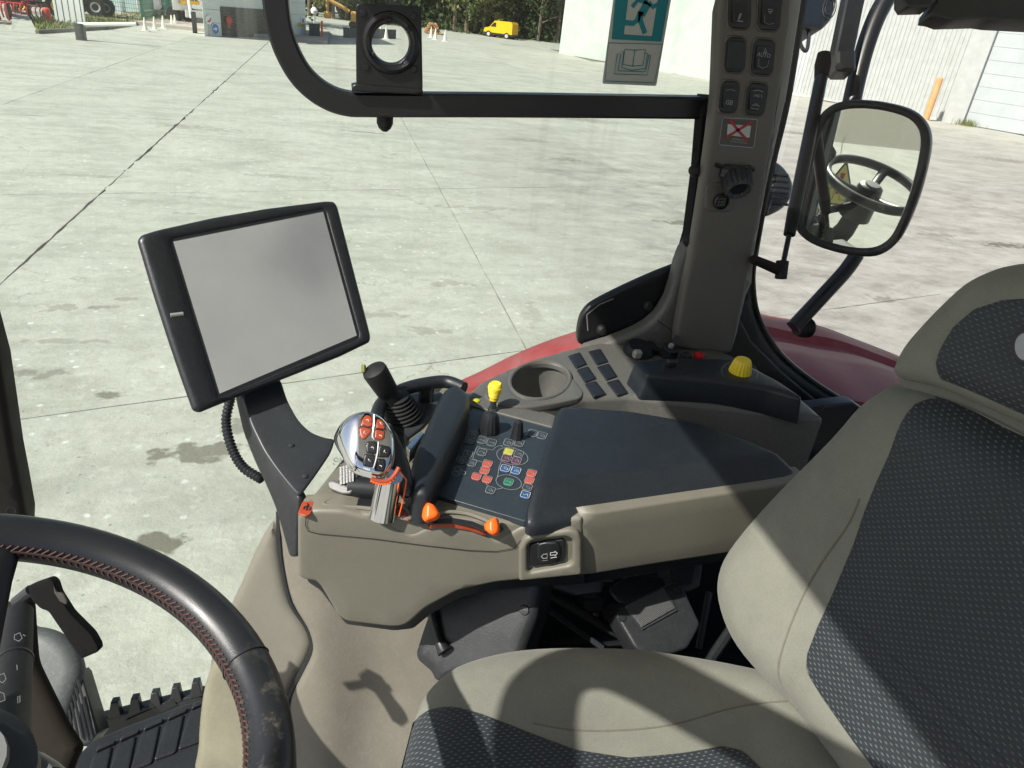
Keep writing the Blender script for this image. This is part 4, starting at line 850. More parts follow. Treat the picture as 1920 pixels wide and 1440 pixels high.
# black pod
fp = HZ(ZC+.045)
POD = [(1188, 676), (1240, 670), (1300, 669), (1372, 672), (1405, 684), (1460, 712), (1505, 742), (1503, 745), (1440, 727), (1350, 713), (1270, 706), (1212, 701)]
sheet('pod', POD, fp, NAVY, t, r=.010, h=.008, t=.05, fil=.008, taper=.05)
0 and sheet('pod_skirt', [(1180, 700), (1206, 702), (1350, 714), (1440, 728), (1507, 747), (1508, 752), (1440, 745), (1330, 740), (1188, 728)], HZ(ZC+.02), NAVY, t, r=.006, t=.022, fil=.006)
o = sheet('toggle_plate', [(1241, 681), (1284, 684), (1288, 696), (1244, 694)], fp.off(.001), BLK, t, r=.0008, t=.002, fil=.003); m = MB(); m.box(fp.px(1258, 686, .006), (.010, .006, .006), bev=.003); m.build('toggle', BLK, o)
c = fp.px(1387, 698); m = MB(); m.lathe([(0, .0200), (.003, .0200), (.022, .0155), (.026, .0135), (.027, .002)], c, nrm((-.05, -.1, 1)), 36, ribs=1, rd=.07); kn = m.build('yellow_dial', YEL, t, ang=20)
a_ = ell(1387, 698, 34, 20, 5, 30); strokes('dial_scale', [a_[12:24], a_[-5:]+a_[:3]], fp.off(.001), .0008, GRYP, t); text('lettering', '1 2', fp.off(.001), (1357, 690), .007, GRYP, t); 
c = f.px(1195, 662); sk = thing('socket_cover', c, 'black round socket cover at the foot of the pillar', 'cover'); m = MB(); m.lathe([(0, .030), (.012, .029), (.018, .024), (.019, .002)], c, nrm((.1, -.25, 1)), 22); m.build('lid', RUB, sk); m = MB(); m.box(c+(-.012, -.026, .01), (.009, .007, .009), bev=.004); m.build('latch', SILV, sk); m = MB(); m.box(c+(.03, .01, .006), (.014, .02, .008), bev=.004); m.build('hinge', RUB, sk)
c = f.px(1251, 668); sk = thing('ribbed_socket', c, 'small black ribbed socket with a grey button behind the pod', 'socket'); m = MB(); m.lathe([(0, .018), (.022, .017), (.024, .010)], c, nrm((.0, -.25, 1)), 30, ribs=1, rd=.08); m.build('collar', BLK, sk, ang=20); m = MB(); m.lathe([(.02, .006), (.030, .005), (.032, .001)], c, nrm((0, -.25, 1)), 14); m.build('button', SILV, sk); m = MB(); m.tube([c+(.01, .01, .02), c+(.022, .018, .035)], .005, 8); m.build('tab', BLK, sk)
for (x, mt, l) in ((1284, BLK, 'small black ribbed cap between the grey button and the red cap'), (1308, REDP, 'small red ribbed cap at the foot of the pillar')):
    c = f.px(x, 677); sk = thing('terminal_cap', c, l, 'cap'); m = MB(); m.lathe([(0, .011), (.016, .010), (.018, .006)], c, (0, -.1, 1), 20, ribs=1, rd=.14); m.build('cap', mt, sk, ang=20)
sheet('pillar_foot', [(1095, 662), (1150, 640), (1215, 610), (1255, 560), (1282, 470), (1320, 470), (1310, 690), (1260, 690), (1180, 680)], VY(1.225), GREYB, t, r=.012, t=.03, sm=3)
strokes('panel_joint', [[(1232, 600), (1262, 622), (1270, 632)]], VY(1.224), .0015, BLK, t)
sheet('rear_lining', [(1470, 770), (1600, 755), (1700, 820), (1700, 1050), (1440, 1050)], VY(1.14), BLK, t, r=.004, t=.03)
# ---- red rear fender outside
arc = [(790, 752), (845, 716), (900, 690), (960, 660), (1020, 635), (1090, 612), (1180, 588), (1300, 574), (1380, 576), (1440, 588), (1520, 603), (1600, 632), (1690, 668), (1760, 705), (1850, 770)]
A3 = [Yp(x, y, 1.95) for x, y in catmull(arc, 4, False)]; js = [(1.95, -.12), (1.955, -.02), (1.93, .0), (1.86, .004), (1.80, .002), (1.785, -.018), (1.70, -.02), (1.685, .0), (1.58, .01), (1.42, .008), (1.34, 0), (1.33, -.1)]
v = [np.array([p[0], y, p[2]+dz]) for p in A3 for y, dz in js]; nj = len(js)
fc = [(i*nj+j, (i+1)*nj+j, (i+1)*nj+j+1, i*nj+j+1) for i in range(len(A3)-1) for j in range(nj-1)]
o = mesh('rear_fender', v, fc, FENDR, None, True, 50); tag(o, 'dusty dark red rear fender curving behind the side console', 'fender')
# ------------------------------------------------------------------ armrest console
A = Zp(575, 960, ZA); B = Zp(995, 985, ZA); dA = nrm(B-A); AN = np.array([dA[1], -dA[0], 0]); AF = Fr(A, AN, dA)
t = thing('armrest_console', Zp(800, 900, ZA-.1), 'tan armrest console with keypad, orange levers and black arm pad', 'armrest'); ARM = t
top = [(556, 956), (590, 922), (640, 860), (690, 800), (705, 752), (752, 724), (835, 714), (888, 738), (1042, 776), (1048, 800), (1010, 930), (1002, 982), (900, 977), (700, 966), (600, 959)]
sheet('top_shell', top, HZ(ZA), TAN, t, r=.006, t=.05, fil=.01, s=.02)
B2 = AF.px(1094, 968); B3 = Zp(1442, 914, B2[2]); d2 = nrm(B3-B2); AF2 = Fr(B2, (d2[1], -d2[0], 0), d2)
face = [(557, 966), (590, 957), (640, 958), (690, 970), (735, 986), (765, 1002), (778, 1001), (795, 992), (825, 986), (860, 987), (895, 996), (925, 1012), (938, 1013), (955, 1002), (975, 990), (1000, 984), (1094, 969), (1094, 1080), (1000, 1087), (930, 1094), (860, 1109), (800, 1141), (768, 1170), (752, 1177), (728, 1177), (648, 1167), (632, 1155), (600, 1100), (590, 1091), (568, 1089), (557, 1080)]
sheet('front_shell', face, AF, TAN, t, r=.006, t=.035, fil=.007, s=.025)
sheet('rear_shell', [(1090, 966), (1445, 912), (1520, 900), (1520, 1010), (1445, 1024), (1350, 1040), (1230, 1058), (1090, 1081)], AF2.off(-.0015), TAN, t, r=.004, t=.035, s=.025)
sheet('under_tray', [(575, 1000), (1000, 1000), (1094, 985), (1096, 1097), (1000, 1101), (930, 1108), (865, 1122), (806, 1154), (775, 1180), (740, 1184), (648, 1172), (600, 1108), (575, 1092)], AF.off(-.02), BLK, t, r=.003, t=.10, fil=.006, s=.04)
sheet('rear_tray', [(1080, 990), (1500, 930), (1500, 1030), (1096, 1097)], AF2.off(-.02), BLK, t, r=.003, t=.10, s=.04)
strokes('shell_joint', [[(574, 966), (573, 985), (578, 996), (600, 1001), (700, 1010), (800, 1023), (880, 1032), (930, 1034), (965, 1028), (975, 1015), (992, 1006)], [(995, 1005), (996, 985)]], AF.off(.0012), .0012, BLK, t)
# bezel and rocker
bez = [(973, 1091), (973, 1030), (984, 1010), (1000, 1004), (1070, 994), (1086, 1000), (1091, 1014), (1091, 1079)]; hole = [(989, 1024), (1000, 1014), (1062, 1007), (1074, 1013), (1074, 1056), (1066, 1062), (994, 1075), (989, 1070)]
sheet('switch_bezel', bez, AF.off(.009), TAN, t, r=.004, t=.012, fil=.005, holes=[hole])
o = sheet('rocker_housing', [(992, 1024), (1000, 1020), (1056, 1012), (1060, 1016), (1060, 1050), (1056, 1054), (1000, 1063), (994, 1060)], AF.off(.004), BLK, t, r=.0012, t=.004, fil=.003)
q0 = AF.to2(1029, 1038); sheet('rocker', [(1008, 1024), (1022, 1019), (1045, 1018), (1051, 1028), (1050, 1046), (1040, 1055), (1015, 1058), (1008, 1050)], AF.off(.0085), BLK, o, r=.002, t=.006, fil=.003, hf=lambda X, d: -np.abs(X[:, 0]-q0[0])*.12)
strokes('symbol', [[(1032, 1036), (1040, 1035), (1040, 1033), (1045, 1037), (1040, 1042), (1040, 1040), (1032, 1041), (1032, 1036)], [(1032, 1046), (1044, 1044)], [(1026, 1038), (1019, 1039), (1015, 1043), (1019, 1047), (1026, 1046)]], AF.off(.0088), .0011, WHT, o)
strokes('symbol', [[(1026, 1038), (1019, 1039), (1015, 1043), (1019, 1047), (1026, 1046), (1026, 1038)], [(1017, 1051), (1027, 1050)]], AF.off(.009), .0006, GRYP, o)
# orange corner patch with hook
c_ = [(558, 962), (567, 940), (596, 940), (581, 964), (574, 967)]; o = sheet('orange_patch', c_, HZ(ZA+.0012), ORANGED, t, r=.0005, t=.002, fil=.003)
strokes('symbol', [[(569, 955), (571, 950), (577, 949), (583, 952), (580, 956), (574, 957), (578, 945), (575, 944)]], HZ(ZA+.0018), .0016, BLK, o)
# slot for handle with raised lip, second orange patch
lip = [(608, 947), (618, 938), (645, 933), (700, 932), (745, 945), (770, 965), (760, 972), (700, 955), (640, 950)]
o = sheet('lever_slot', lip, HZ(ZA+.0012), BLK, t, r=0, t=.002, sm=4); fl = HZ(ZA+.002)
m = MB(); m.tube([fl.px(*p) for p in catmull(lip, 5)], .0028, 8, closed=True); m.build('slot_lip', TAN, t)
sheet('orange_patch', [(745, 956), (770, 960), (766, 975), (748, 970)], HZ(ZA+.003), ORANGED, t, r=.0005, t=.002)
# orange quadrant scale and slot
f3 = AF.off(.0025)
sheet('quadrant_slot', [(795, 980), (815, 973), (850, 971), (885, 977), (912, 989), (924, 998), (912, 996), (885, 985), (850, 979), (815, 981)], HZ(ZA+.0014), BLK, t, r=0, t=.002)
o = sheet('orange_scale', [(802, 988), (815, 983), (850, 982), (880, 987), (903, 996), (913, 1003), (908, 1005), (880, 995), (850, 990), (818, 990), (803, 993)], AF.off(.003), ORANGED, t, r=.0006, t=.006)
m = MB(); m.tube([HZ(ZA+.004).px(*p) for p in catmull([(812, 966), (840, 960), (875, 963), (910, 975), (935, 990)], 5, False)], .0026, 8); m.build('quadrant_lip', TAN, t)
fd = lambda d, N=(0, .15, -1): Fr(Dp(860, 975, d), c2w(*N), cr)
dAF = (A-CAM).dot(cf)
for pts, st, l in (([(790, 951), (799, 940), (811, 944), (820, 961), (814, 969), (794, 977), (787, 968)], [(800, 972), (812, 984)], 'front'), ([(905, 982), (911, 976), (929, 967), (933, 983), (932, 996), (924, 1002), (906, 993)], [(928, 992), (940, 1000)], 'rear')):
    fpd = Fr(AF.px(*np.mean(pts, 0), .035), c2w(-.25, .45, -1), cr)
    q0 = np.mean([fpd.to2(*p) for p in pts], 0); o = sheet('quadrant_lever', pts, fpd, ORANGE, t, r=.004, h=.004, t=.014, fil=.003, hf=lambda X, d, q0=q0: -np.abs(X[:, 0]-q0[0])*.35, ang=60); m = MB(); m.tube([fpd.px(*st[0], -.012), AF.px(*st[1], -.01)], .004, 8); m.build('stem', BLK, o)
# arm pad
PADO = [(1054, 759), (1180, 768), (1310, 790), (1400, 822), (1460, 848), (1500, 868), (1490, 884), (1440, 892), (1200, 928), (1008, 958), (992, 955), (990, 942), (1003, 900), (1022, 840), (1044, 770)]
_a, _b = np.array(HZ(ZA+.036).to2(1000, 958)), np.array(HZ(ZA+.036).to2(1440, 892)); _d = nrm(_b-_a); _n = np.array([-_d[1], _d[0]])
sheet('arm_pad', PADO, HZ(ZA+.036), NAVY, t, r=.010, h=.007, t=.040, fil=.010, s=.009, hf=lambda X, d: -.42*np.clip(.050-(X-_a)@_n, 0, .05), ang=28)
# keypad
KEYM = plastic('keypad_foil', (.022, .030, .036), .33, 500, .06, .06, dust=.05)
KF = HZ(ZA+.007)
kp = sheet('keypad', [(886, 764), (1036, 803), (1020, 860), (998, 935), (990, 975), (985, 977), (812, 926), (820, 900), (866, 800)], KF, KEYM, t, r=.0012, t=.009, fil=.004)
sheet('control_strip', [(882, 742), (1042, 779), (1036, 801), (884, 760)], HZ(ZA+.009), GREYB, t, r=.0015, t=.01, fil=.003)
KG = KF.off(.0008)
cK = {'r': flat('key_red', (.40, .07, .045), .45), 'y': flat('key_yellow', (.42, .42, .04), .45), 'p': flat('key_purple', (.085, .03, .06), .45), 'b': flat('key_blue', (.02, .075, .2), .45), 'g': flat('key_green', (.01, .15, .08), .45), 'n': flat('key_dark', (.03, .042, .05), .4)}
K = [(420, 130, 'n'), (370, 238, 'n'), (570, 230, 'n'), (735, 273, 'n'), (1020, 275, 'n'), (1200, 280, 'n'), (1425, 115, 'n'), (1585, 155, 'n'), (335, 468, 'n'), (220, 568, 'n'), (397, 615, 'n'), (570, 437, 'n'), (1195, 465, 'n'), (1340, 1027, 'n'), (715, 1077, 'n'), (665, 628, 'r'), (620, 742, 'r'), (480, 842, 'r'), (660, 892, 'r'), (1410, 787, 'r'), (1375, 905, 'r'), (1020, 425, 'y'), (985, 532, 'p'), (1155, 577, 'p'), (965, 707, 'b'), (1145, 748, 'b'), (1305, 1152, 'b'), (1023, 937, 'g')]
GLY = {'A': [(-.5, .3), (.0, -.4), (.5, .3)], 'Z': [(-.4, -.3), (.4, -.3), (-.4, .3), (.4, .3)], 'O': [(-.35, 0), (0, -.4), (.35, 0), (0, .4), (-.35, 0)], 'I': [(-.5, 0), (.5, .1)], 'S': [(-.4, -.35), (.3, -.3), (-.3, .1), (.4, .35)], 'H': [(-.4, -.35), (-.4, .35), (-.4, 0), (.4, 0), (.4, -.35), (.4, .35)], 'U': [(.4, -.35), (-.4, -.35), (-.4, .35), (.4, .35)], 'V': [(.45, -.4), (-.2, .3), (-.45, -.1)]}
GS = 'OOIIOZSSSZZAZSO' + 'OOUOHU' + 'Z' + 'OO' + 'SZ' + 'V' + 'H'
ex, ey = np.array([72, 19])/9, np.array([-22, 50])/9
for (x, y, c), gch in zip(K, GS):
    ce = np.array([840+x/9, 800+y/9]); cn4 = [tuple(ce+ex*a+ey*b) for a, b in ((-1, -1), (1, -1), (1, 1), (-1, 1))]
    q = fillet([np.array(KG.to2(*p)) for p in cn4], .0028, 4); 
    ko = sheet('key', q, KG.off(.0004), cK[c], kp, raw=True, r=.0006, t=.0014, s=.004)
    if ko.parent == kp: 
        lns = [[tuple(p) for p in q]+[tuple(q[0])]]; gl = [tuple(KG.to2(*(ce+ex*a*1.1+ey*b*1.1))) for a, b in GLY[gch]]; lns.append(gl)
        a, b = ((.5, -.2), (.62, .5)); lns.append([tuple(KG.to2(*(ce+ex*a[0]+ey*a[1]))), tuple(KG.to2(*(ce+ex*b[0]+ey*b[1])))])
        strokes('key_print', lns, KG.off(.0010), .00055, WHT if c == 'b' else GRYP, kp, raw=True, n=0)
kk = lambda L: [(840+x/9, 800+y/9) for x, y in L]
e1 = ell(1085, 502, 268, 140, 12, 40); e2 = ell(1025, 940, 218, 120, 12, 40)
LN = [e1+[e1[0]], e2+[e2[0]], [(905, 330), (915, 320), (910, 350)], [(920, 320), (840, 330), (800, 350), (755, 398), (540, 360), (535, 345), (500, 340), (480, 365), (420, 520), (425, 550), (585, 605)], [(900, 590), (860, 690), (838, 850)], [(1095, 650), (1070, 720), (1040, 820)], [(650, 660), (640, 700)], [(630, 790), (650, 850)], [(640, 940), (650, 980), (690, 1010)], [(805, 1060), (870, 1050), (935, 1035)], [(1310, 160), (1325, 95), (1350, 95)], [(450, 230), (490, 215)], [(1500, 135), (1515, 140)], [(1050, 715), (1065, 722)]]
strokes('print_lines', [kk(q) for q in LN], KG, .0006, GRYP, kp, n=.0003)
e3 = [ell(165, 715, 60, 36, 15, 16), ell(130, 795, 60, 38, 15, 16), ell(260, 780, 40, 30, 15, 10)]; strokes('print_lines', [kk(q+[q[0]]) for q in e3]+[kk(q) for q in ([(225, 720), (250, 735), (255, 755)], [(190, 800), (225, 790)])], KG, .0006, GRYP, kp, n=.0003)
# knobs
def knob(nm, px, z, prof, mat, ribs=0, parent=ARM, ax=(0, 0, 1), seg=28, rd=.06): m = MB(); c = Zp(*px, z); m.lathe(prof, c, ax, seg, ribs=ribs, rd=rd); return m.build(nm, mat, parent, ang=25)
knob('rotary_knob', (917, 807), ZA+.008, [(0, .0165), (.003, .0165), (.022, .0135), (.030, .0105), (.033, .004), (.0335, .001)], BLK, 1, seg=32)
knob('selector_knob', (969, 821), ZA+.008, [(0, .0105), (.003, .0100), (.022, .0075), (.029, .006), (.031, .002)], BLK, 1, seg=20)
o = knob('yellow_handle', (924, 768), ZA+.009, [(.018, .0068), (.022, .0072), (.030, .0088), (.038, .0108), (.041, .0112), (.045, .0105), (.048, .0085), (.047, .007), (.0475, .001)], YEL, 0); 
for k in range(7):
    m = MB(); c = Zp(924, 768, ZA+.009); m.lathe([(.024+k*.0027, .0082+k*.0005), (.025+k*.0027, .0088+k*.0005), (.026+k*.0027, .0082+k*.0005)], c, (0, 0, 1), 24); m.build('grip_ring', YEL, o)
m = MB(); m.lathe([(0, .0085), (.003, .0085), (.0035, .0055), (.018, .005)], Zp(924, 768, ZA+.009), (0, 0, 1), 6); m.build('stem', SLATE, o, ang=20)
knob('green_button', (893, 752), ZA+.009, [(0, .0062), (.002, .006), (.0035, .003)], flat('lime_button', (.40, .42, .02), .3))
# hand rest block and guard loop
HR = [(834, 724), (858, 717), (884, 736), (880, 762), (862, 800), (838, 850), (816, 900), (806, 924), (772, 920), (768, 880), (779, 838), (800, 792), (820, 750)]
sheet('palm_rest', HR, HZ(ZA+.048), NAVY, t, r=.013, h=.011, t=.05, fil=.012, s=.01)
g = HZ(ZA+.036); m = MB(); m.tube([g.px(*p) for p in catmull([(870, 728), (838, 716), (800, 719), (760, 729), (728, 745), (710, 768), (706, 800), (712, 826)], 6, False)], .0105, 12); m.build('guard_loop', NAVY, t)
for p in ((800, 719), (728, 745), (708, 790)):
    m = MB(); a = g.px(*p); m.box(a-(0, 0, .02), (.012, .008, .022), bev=.003); m.build('guard_foot', NAVY, t)
sheet('joystick_tray', [(724, 775), (752, 742), (800, 732), (832, 734), (815, 770), (792, 800), (756, 826), (728, 820)], HZ(ZA+.005), SLATE, t, r=.003, t=.006, fil=.01)
o = sheet('chrome_trim', [(762, 836), (772, 822), (790, 808), (796, 812), (778, 836), (768, 846)], HZ(ZA+.03), CHROME, t, r=.002, t=.02)
sheet('black_insert', [(715, 800), (745, 805), (765, 815), (758, 840), (735, 850), (715, 830)], HZ(ZA+.006), BLK, t, r=.002, t=.006, fil=.008)
# joystick
jb = Zp(757, 782, ZA+.006); jt = Yp(701, 693, jb[1]-.012); ja = nrm(jt-jb); J = thing('joystick', jb, 'black joystick with a rubber bellows behind the chrome handle', 'joystick'); Lj = np.linalg.norm(jt-jb)
m = MB(); pr = []
for k in range(7):
    r0 = .031-.0021*k; h0 = k*.0058; pr += [(h0, r0-.0035), (h0+.0018, r0), (h0+.0040, r0), (h0+.0056, r0-.004)]
m.lathe([(h, r_) for h, r_ in pr], jb, nrm(ja*.6+np.array([0, 0, .4])), 26); m.build('bellows', RUB, J)
m = MB(); m.lathe([(.03, .014), (.05, .0155), (Lj*.55, .0155), (Lj*.57, .0165), (Lj*.8, .0180), (Lj-.004, .0188), (Lj, .0178), (Lj+.003, .012), (Lj+.004, .001)], jb, ja, 24); gp = m.build('grip', RUB, J)
c = jb+ja*(Lj+.002)-cr*.006; m = MB(); m.box(c-cr*.008, (.003, .006, .004), [cr, cu, cf], .0015); m.build('thumb_switch', flat('switch_olive', (.16, .17, .03)), gp)
# ------------------------------------------------------------------ chrome control handle
HD = (A-CAM).dot(cf)-.045; hz = lambda d, N: Fr(Dp(688, 832, d), c2w(*N), cr)
H = thing('drive_joystick', AF.px(725, 965, .01), 'chrome multi-function control stick with orange and black buttons', 'joystick')
hf_ = hz(HD, (.22, .30, -1))
hd = [(684, 766), (700, 769), (718, 780), (730, 795), (739, 815), (742, 840), (741, 858), (736, 876), (724, 892), (710, 896), (695, 894), (664, 884), (650, 868), (638, 845), (628, 825), (624, 810), (629, 795), (642, 780), (662, 770)]
_c = np.array(hf_.to2(695, 832)); dome = lambda X, d=None: -((X-_c)**2).sum(1)*4.
u0, _ = hf_.to2(672, 832); u1, _ = hf_.to2(735, 832)
sheet('head', hd, hf_, CHROME, H, r=.009, h=.008, t=.04, sm=4, s=.003, nr=5, taper=-.25, ang=80, hf=lambda X, d: dome(X)-np.clip(u0-X[:, 0], 0, 1)**2*22-np.clip(X[:, 0]-u1, 0, 1)**2*30)
hk = lambda L: [(640+x/9, 750+y/9) for x, y in L]
BT = [([(332, 330), (400, 225), (480, 240), (528, 290), (525, 430), (470, 448), (340, 400)], ORANGED), ([(298, 470), (340, 440), (500, 480), (512, 530), (400, 660), (345, 650), (308, 570)], ORANGED), ([(578, 280), (680, 320), (742, 385), (742, 485), (590, 470)], ORANGED), ([(575, 485), (738, 520), (728, 640), (690, 672), (558, 640)], ORANGED), ([(440, 700), (590, 700), (612, 760), (600, 880), (570, 905), (425, 890), (415, 760)], BLK), ([(650, 750), (820, 790), (838, 860), (800, 960), (630, 960), (622, 850)], BLK), ([(400, 910), (560, 920), (572, 1000), (540, 1130), (372, 1100), (370, 1000)], BLK), ([(620, 990), (740, 1000), (752, 1100), (720, 1200), (570, 1190), (560, 1130)], BLK)]
for i, (b, mt) in enumerate(BT):
    b = hk(b); cb = np.mean(b, 0); o = sheet('button', b, hf_.off(.0028), mt, H, r=.0016, h=.0014, t=.006, fil=.002, s=.002, ang=70, hf=dome)
    sheet('button_recess', [tuple(cb+(np.array(p)-cb)*1.05) for p in b], hf_.off(.0006), BLK, H, r=0, t=.001, fil=.002, s=.003, hf=dome)
    e_ = [[(-2.4, .5), (0, -1), (2.4, .8)], [(-1, 2), (.5, -2)], [(-2, -1.5), (0, 0), (-.5, 1.8)], [(-2, 0), (2, 1.2)]][i % 4]; strokes('symbol', [[tuple(cb+np.array(p)*1.1) for p in e_], [tuple(cb+(1.5, 2.4)), tuple(cb+(2.5, 2.9))]], hf_.off(.0032), .0007, WHT, o)
for q in ([(555, 255), (550, 440), (530, 600), (560, 665)], [(630, 710), (612, 900), (575, 1060), (540, 1160)]):
    m = MB(); m.tube([hf_.px(*p, .0012) for p in catmull(hk(q), 4, False)], .0013, 8); m.build('chrome_rib', CHROME, H)
text('lettering', '7484', hf_.off(.0), hk([(420, 1165)])[0], .0042, WHT, H, hk([(520, 1190)])[0], n=.0006)
sheet('rubber_back', [(732, 790), (750, 815), (768, 855), (778, 890), (780, 922), (768, 930), (750, 915), (738, 895), (730, 860)], hz(HD+.028, (.5, .3, -1)), DGREY, H, r=.012, h=.012, t=.02, sm=4, ang=70)
pth = [(696, 897), (704, 901), (714, 903), (724, 903), (734, 898), (742, 888), (748, 877)]; fr_ = hz(HD+.004, (.22, .3, -1))
m = MB(); m.tube([fr_.px(*p) for p in pth], .0030, 10); th_ = m.build('thumbwheel', ORANGED, H)
for a, b in zip(catmull(pth, 2, False)[:-1], catmull(pth, 2, False)[1:]):
    m = MB(); p = fr_.px(*((a+b)/2)); q = fr_.px(*(a+(b-a)*.5+np.array([0, 6]))); m.tube([p, q], .0020, 6); m.build('tooth', ORANGE, th_)
# stalk: flattened tapered chrome leg
a, b = Dp(731, 893, HD+.018), AF.px(717, 968, .0); n = 8; m = MB(); P_ = []; ax2 = nrm(b-a); s1 = nrm(cr-ax2*cr.dot(ax2)); s2 = np.cross(ax2, s1)
v = []
for i in range(n+1):
    u = i/n; c = a+(b-a)*u; rx = .0155+.0015*u; ry = .013
    for k in range(24):
        an = 2*math.pi*k/24; ca, sa = math.cos(an), math.sin(an); rr = 1/(abs(ca)**2.3+abs(sa)**2.3)**(1/2.3); v.append(c+s1*rx*ca*rr+s2*ry*sa*rr)
fc = [(i*24+k, i*24+(k+1) % 24, (i+1)*24+(k+1) % 24, (i+1)*24+k) for i in range(n) for k in range(24)]+[tuple(range(24))]
mesh('stalk', v, fc, CHROME, H, ang=70)
m = MB(); m.tube([Dp(*p, HD+.004+.01*k) for k, p in enumerate([(750, 884), (762, 900), (760, 915), (753, 950), (748, 968)])], .0009, 8); m.build('orange_edge', ORANGE, H)
0 and MB() and m.tube([Dp(*p, HD+.0) for p in [(722, 907), (741, 909), (744, 925), (742, 960), (735, 972)]], .0022, 8)
# throttle lever, black roller
c = Zp(645, 900, ZA+.02); L_ = thing('ribbed_lever', c, 'grey ribbed thumb lever left of the chrome handle', 'lever')
lf = Fr(c, (-.35, -.55, .75), nrm((1, -.2, .3))); sheet('paddle', [(613, 903), (622, 899), (650, 910), (662, 918), (657, 926), (640, 926), (615, 916)], lf, GREYB, L_, r=.002, t=.014, fil=.004)
for k in range(5): m = MB(); m.box(lf.px(640+k*5.5, 893-k*1.5), (.0014, .0022, .012), [lf.U, lf.N, lf.V]); m.build('rib', DGREY, L_, False)
sheet('wedge', [(630, 900), (640, 878), (652, 872), (672, 884), (668, 900), (656, 918)], lf.off(-.002), GREYB, L_, r=.003, t=.02, fil=.003)
c = Zp(680, 915, ZA+.008); m = MB(); m.tube([c-dA*.018, c+dA*.022], .015, 18); tag(m.build('black_roller', BLK), 'smooth black roller beside the ribbed thumb lever', 'roller')
strokes('tortoise_mark', [[(626, 862), (630, 858), (634, 862), (638, 859), (640, 864), (628, 866), (626, 862)], [(625, 869), (627, 872)], [(636, 868), (638, 871)]], HZ(ZA+.0008), .0012, WHT, ARM)
# ------------------------------------------------------------------ monitor on its bracket
MF = plane3(Dp(262, 445, .90), Dp(368, 774, .90), Dp(632, 376, 1.08))
M_ = thing('monitor', MF.px(430, 750), 'large black touchscreen monitor tilted towards the seat', 'monitor')
MH = plastic('monitor_housing', (.010, .012, .014), .38, 700, .4, .08, dust=.05)
scr = [(325, 453), (606, 397), (669, 629), (412, 738)]; c4 = np.mean(scr, 0)
ho = [(259, 449), (266, 439), (310, 426), (400, 406), (500, 389), (612, 375), (628, 376), (635, 386), (697, 628), (696, 640), (640, 667), (560, 699), (450, 742), (375, 773), (363, 769), (340, 705), (318, 640), (289, 550)]
ul = MF.to2(300, 600)[0]
def bul(X, d):
    a, b = np.array(MF.to2(325, 453)), np.array(MF.to2(412, 738)); dd = nrm(b-a); nn = np.array([dd[1], -dd[0]]); s_ = (X-a)@nn; s_ = s_ if ((np.array(MF.to2(280, 520))-a)@nn) > 0 else -s_
    return .002*np.sin(np.clip(s_/.042, 0, 1)*math.pi)
sheet('housing', ho, MF, MH, M_, r=.007, h=.006, t=.035, taper=-.16, fil=.006, holes=[[tuple(c4+(np.array(p)-c4)*1.03) for p in scr]], s=.009, hf=bul)
k = NB('screen_glass'); p_ = k.obj(); k.l(k.ramp(k.noise(p_, 8, 5, .6), [(.3, (.64, .66, .67)), (.7, (.74, .75, .75))]), k.b.inputs['Base Color']); k.l(k.math('MULTIPLY_ADD', k.noise(p_, 12, 5), .1, .10), k.b.inputs['Roughness']); k.b.inputs['Metallic'].default_value = .7
sheet('inner_bezel', [tuple(c4+(np.array(p)-c4)*1.08) for p in scr], MF.off(-.002), BLK, M_, r=0, t=.01)
sheet('screen', scr, MF.off(-.0015), k.m, M_, r=0, t=.0004)
m = MB(); a, b = MF.px(319, 592, .0005), MF.px(343, 589, .0005); m.tube([a, b], .003, 10); m.build('status_light', SILV, M_)
# bracket
BF = plane3(Dp(455, 745, .97), Dp(625, 825, .99), Dp(560, 925, .925)); K_ = thing('monitor_bracket', BF.px(560, 925), 'slate grey curved bracket carrying the monitor', 'bracket')
sheet('face_plate', [(452, 735), (525, 705), (540, 752), (560, 788), (583, 810), (610, 820), (629, 822), (622, 846), (595, 886), (562, 931), (546, 914), (520, 882), (495, 846), (470, 795)], BF, SLATE, K_, r=.003, t=.006, fil=.012)
sheet('side_plate', [(438, 740), (456, 738), (474, 795), (500, 847), (524, 884), (548, 915), (563, 931), (557, 985), (556, 1045), (541, 1045), (526, 990), (514, 950), (498, 912), (476, 866), (454, 810)], Fr(Dp(540, 930, .935), c2w(-.5, 0, -1), cr), DGREY, K_, r=.004, t=.012, fil=.01)
for p in ((546, 835), (572, 893)):
    m = MB(); m.lathe([(0, .0035), (.0015, .003), (.002, .001)], BF.px(*p), BF.N, 12); m.build('screw', SLATE, K_)
pc = catmull([Dp(433, 745, 1.0), Dp(424, 790, 1.0), Dp(434, 838, .99), Dp(456, 876, .98), Dp(492, 899, .97)], 14, False)
m = MB(); m.tube(pc, [.0072 if i % 2 else .0056 for i in range(len(pc))], 12); tag(m.build('corrugated_hose', BLK), 'black corrugated cable hose looping below the monitor', 'hose')
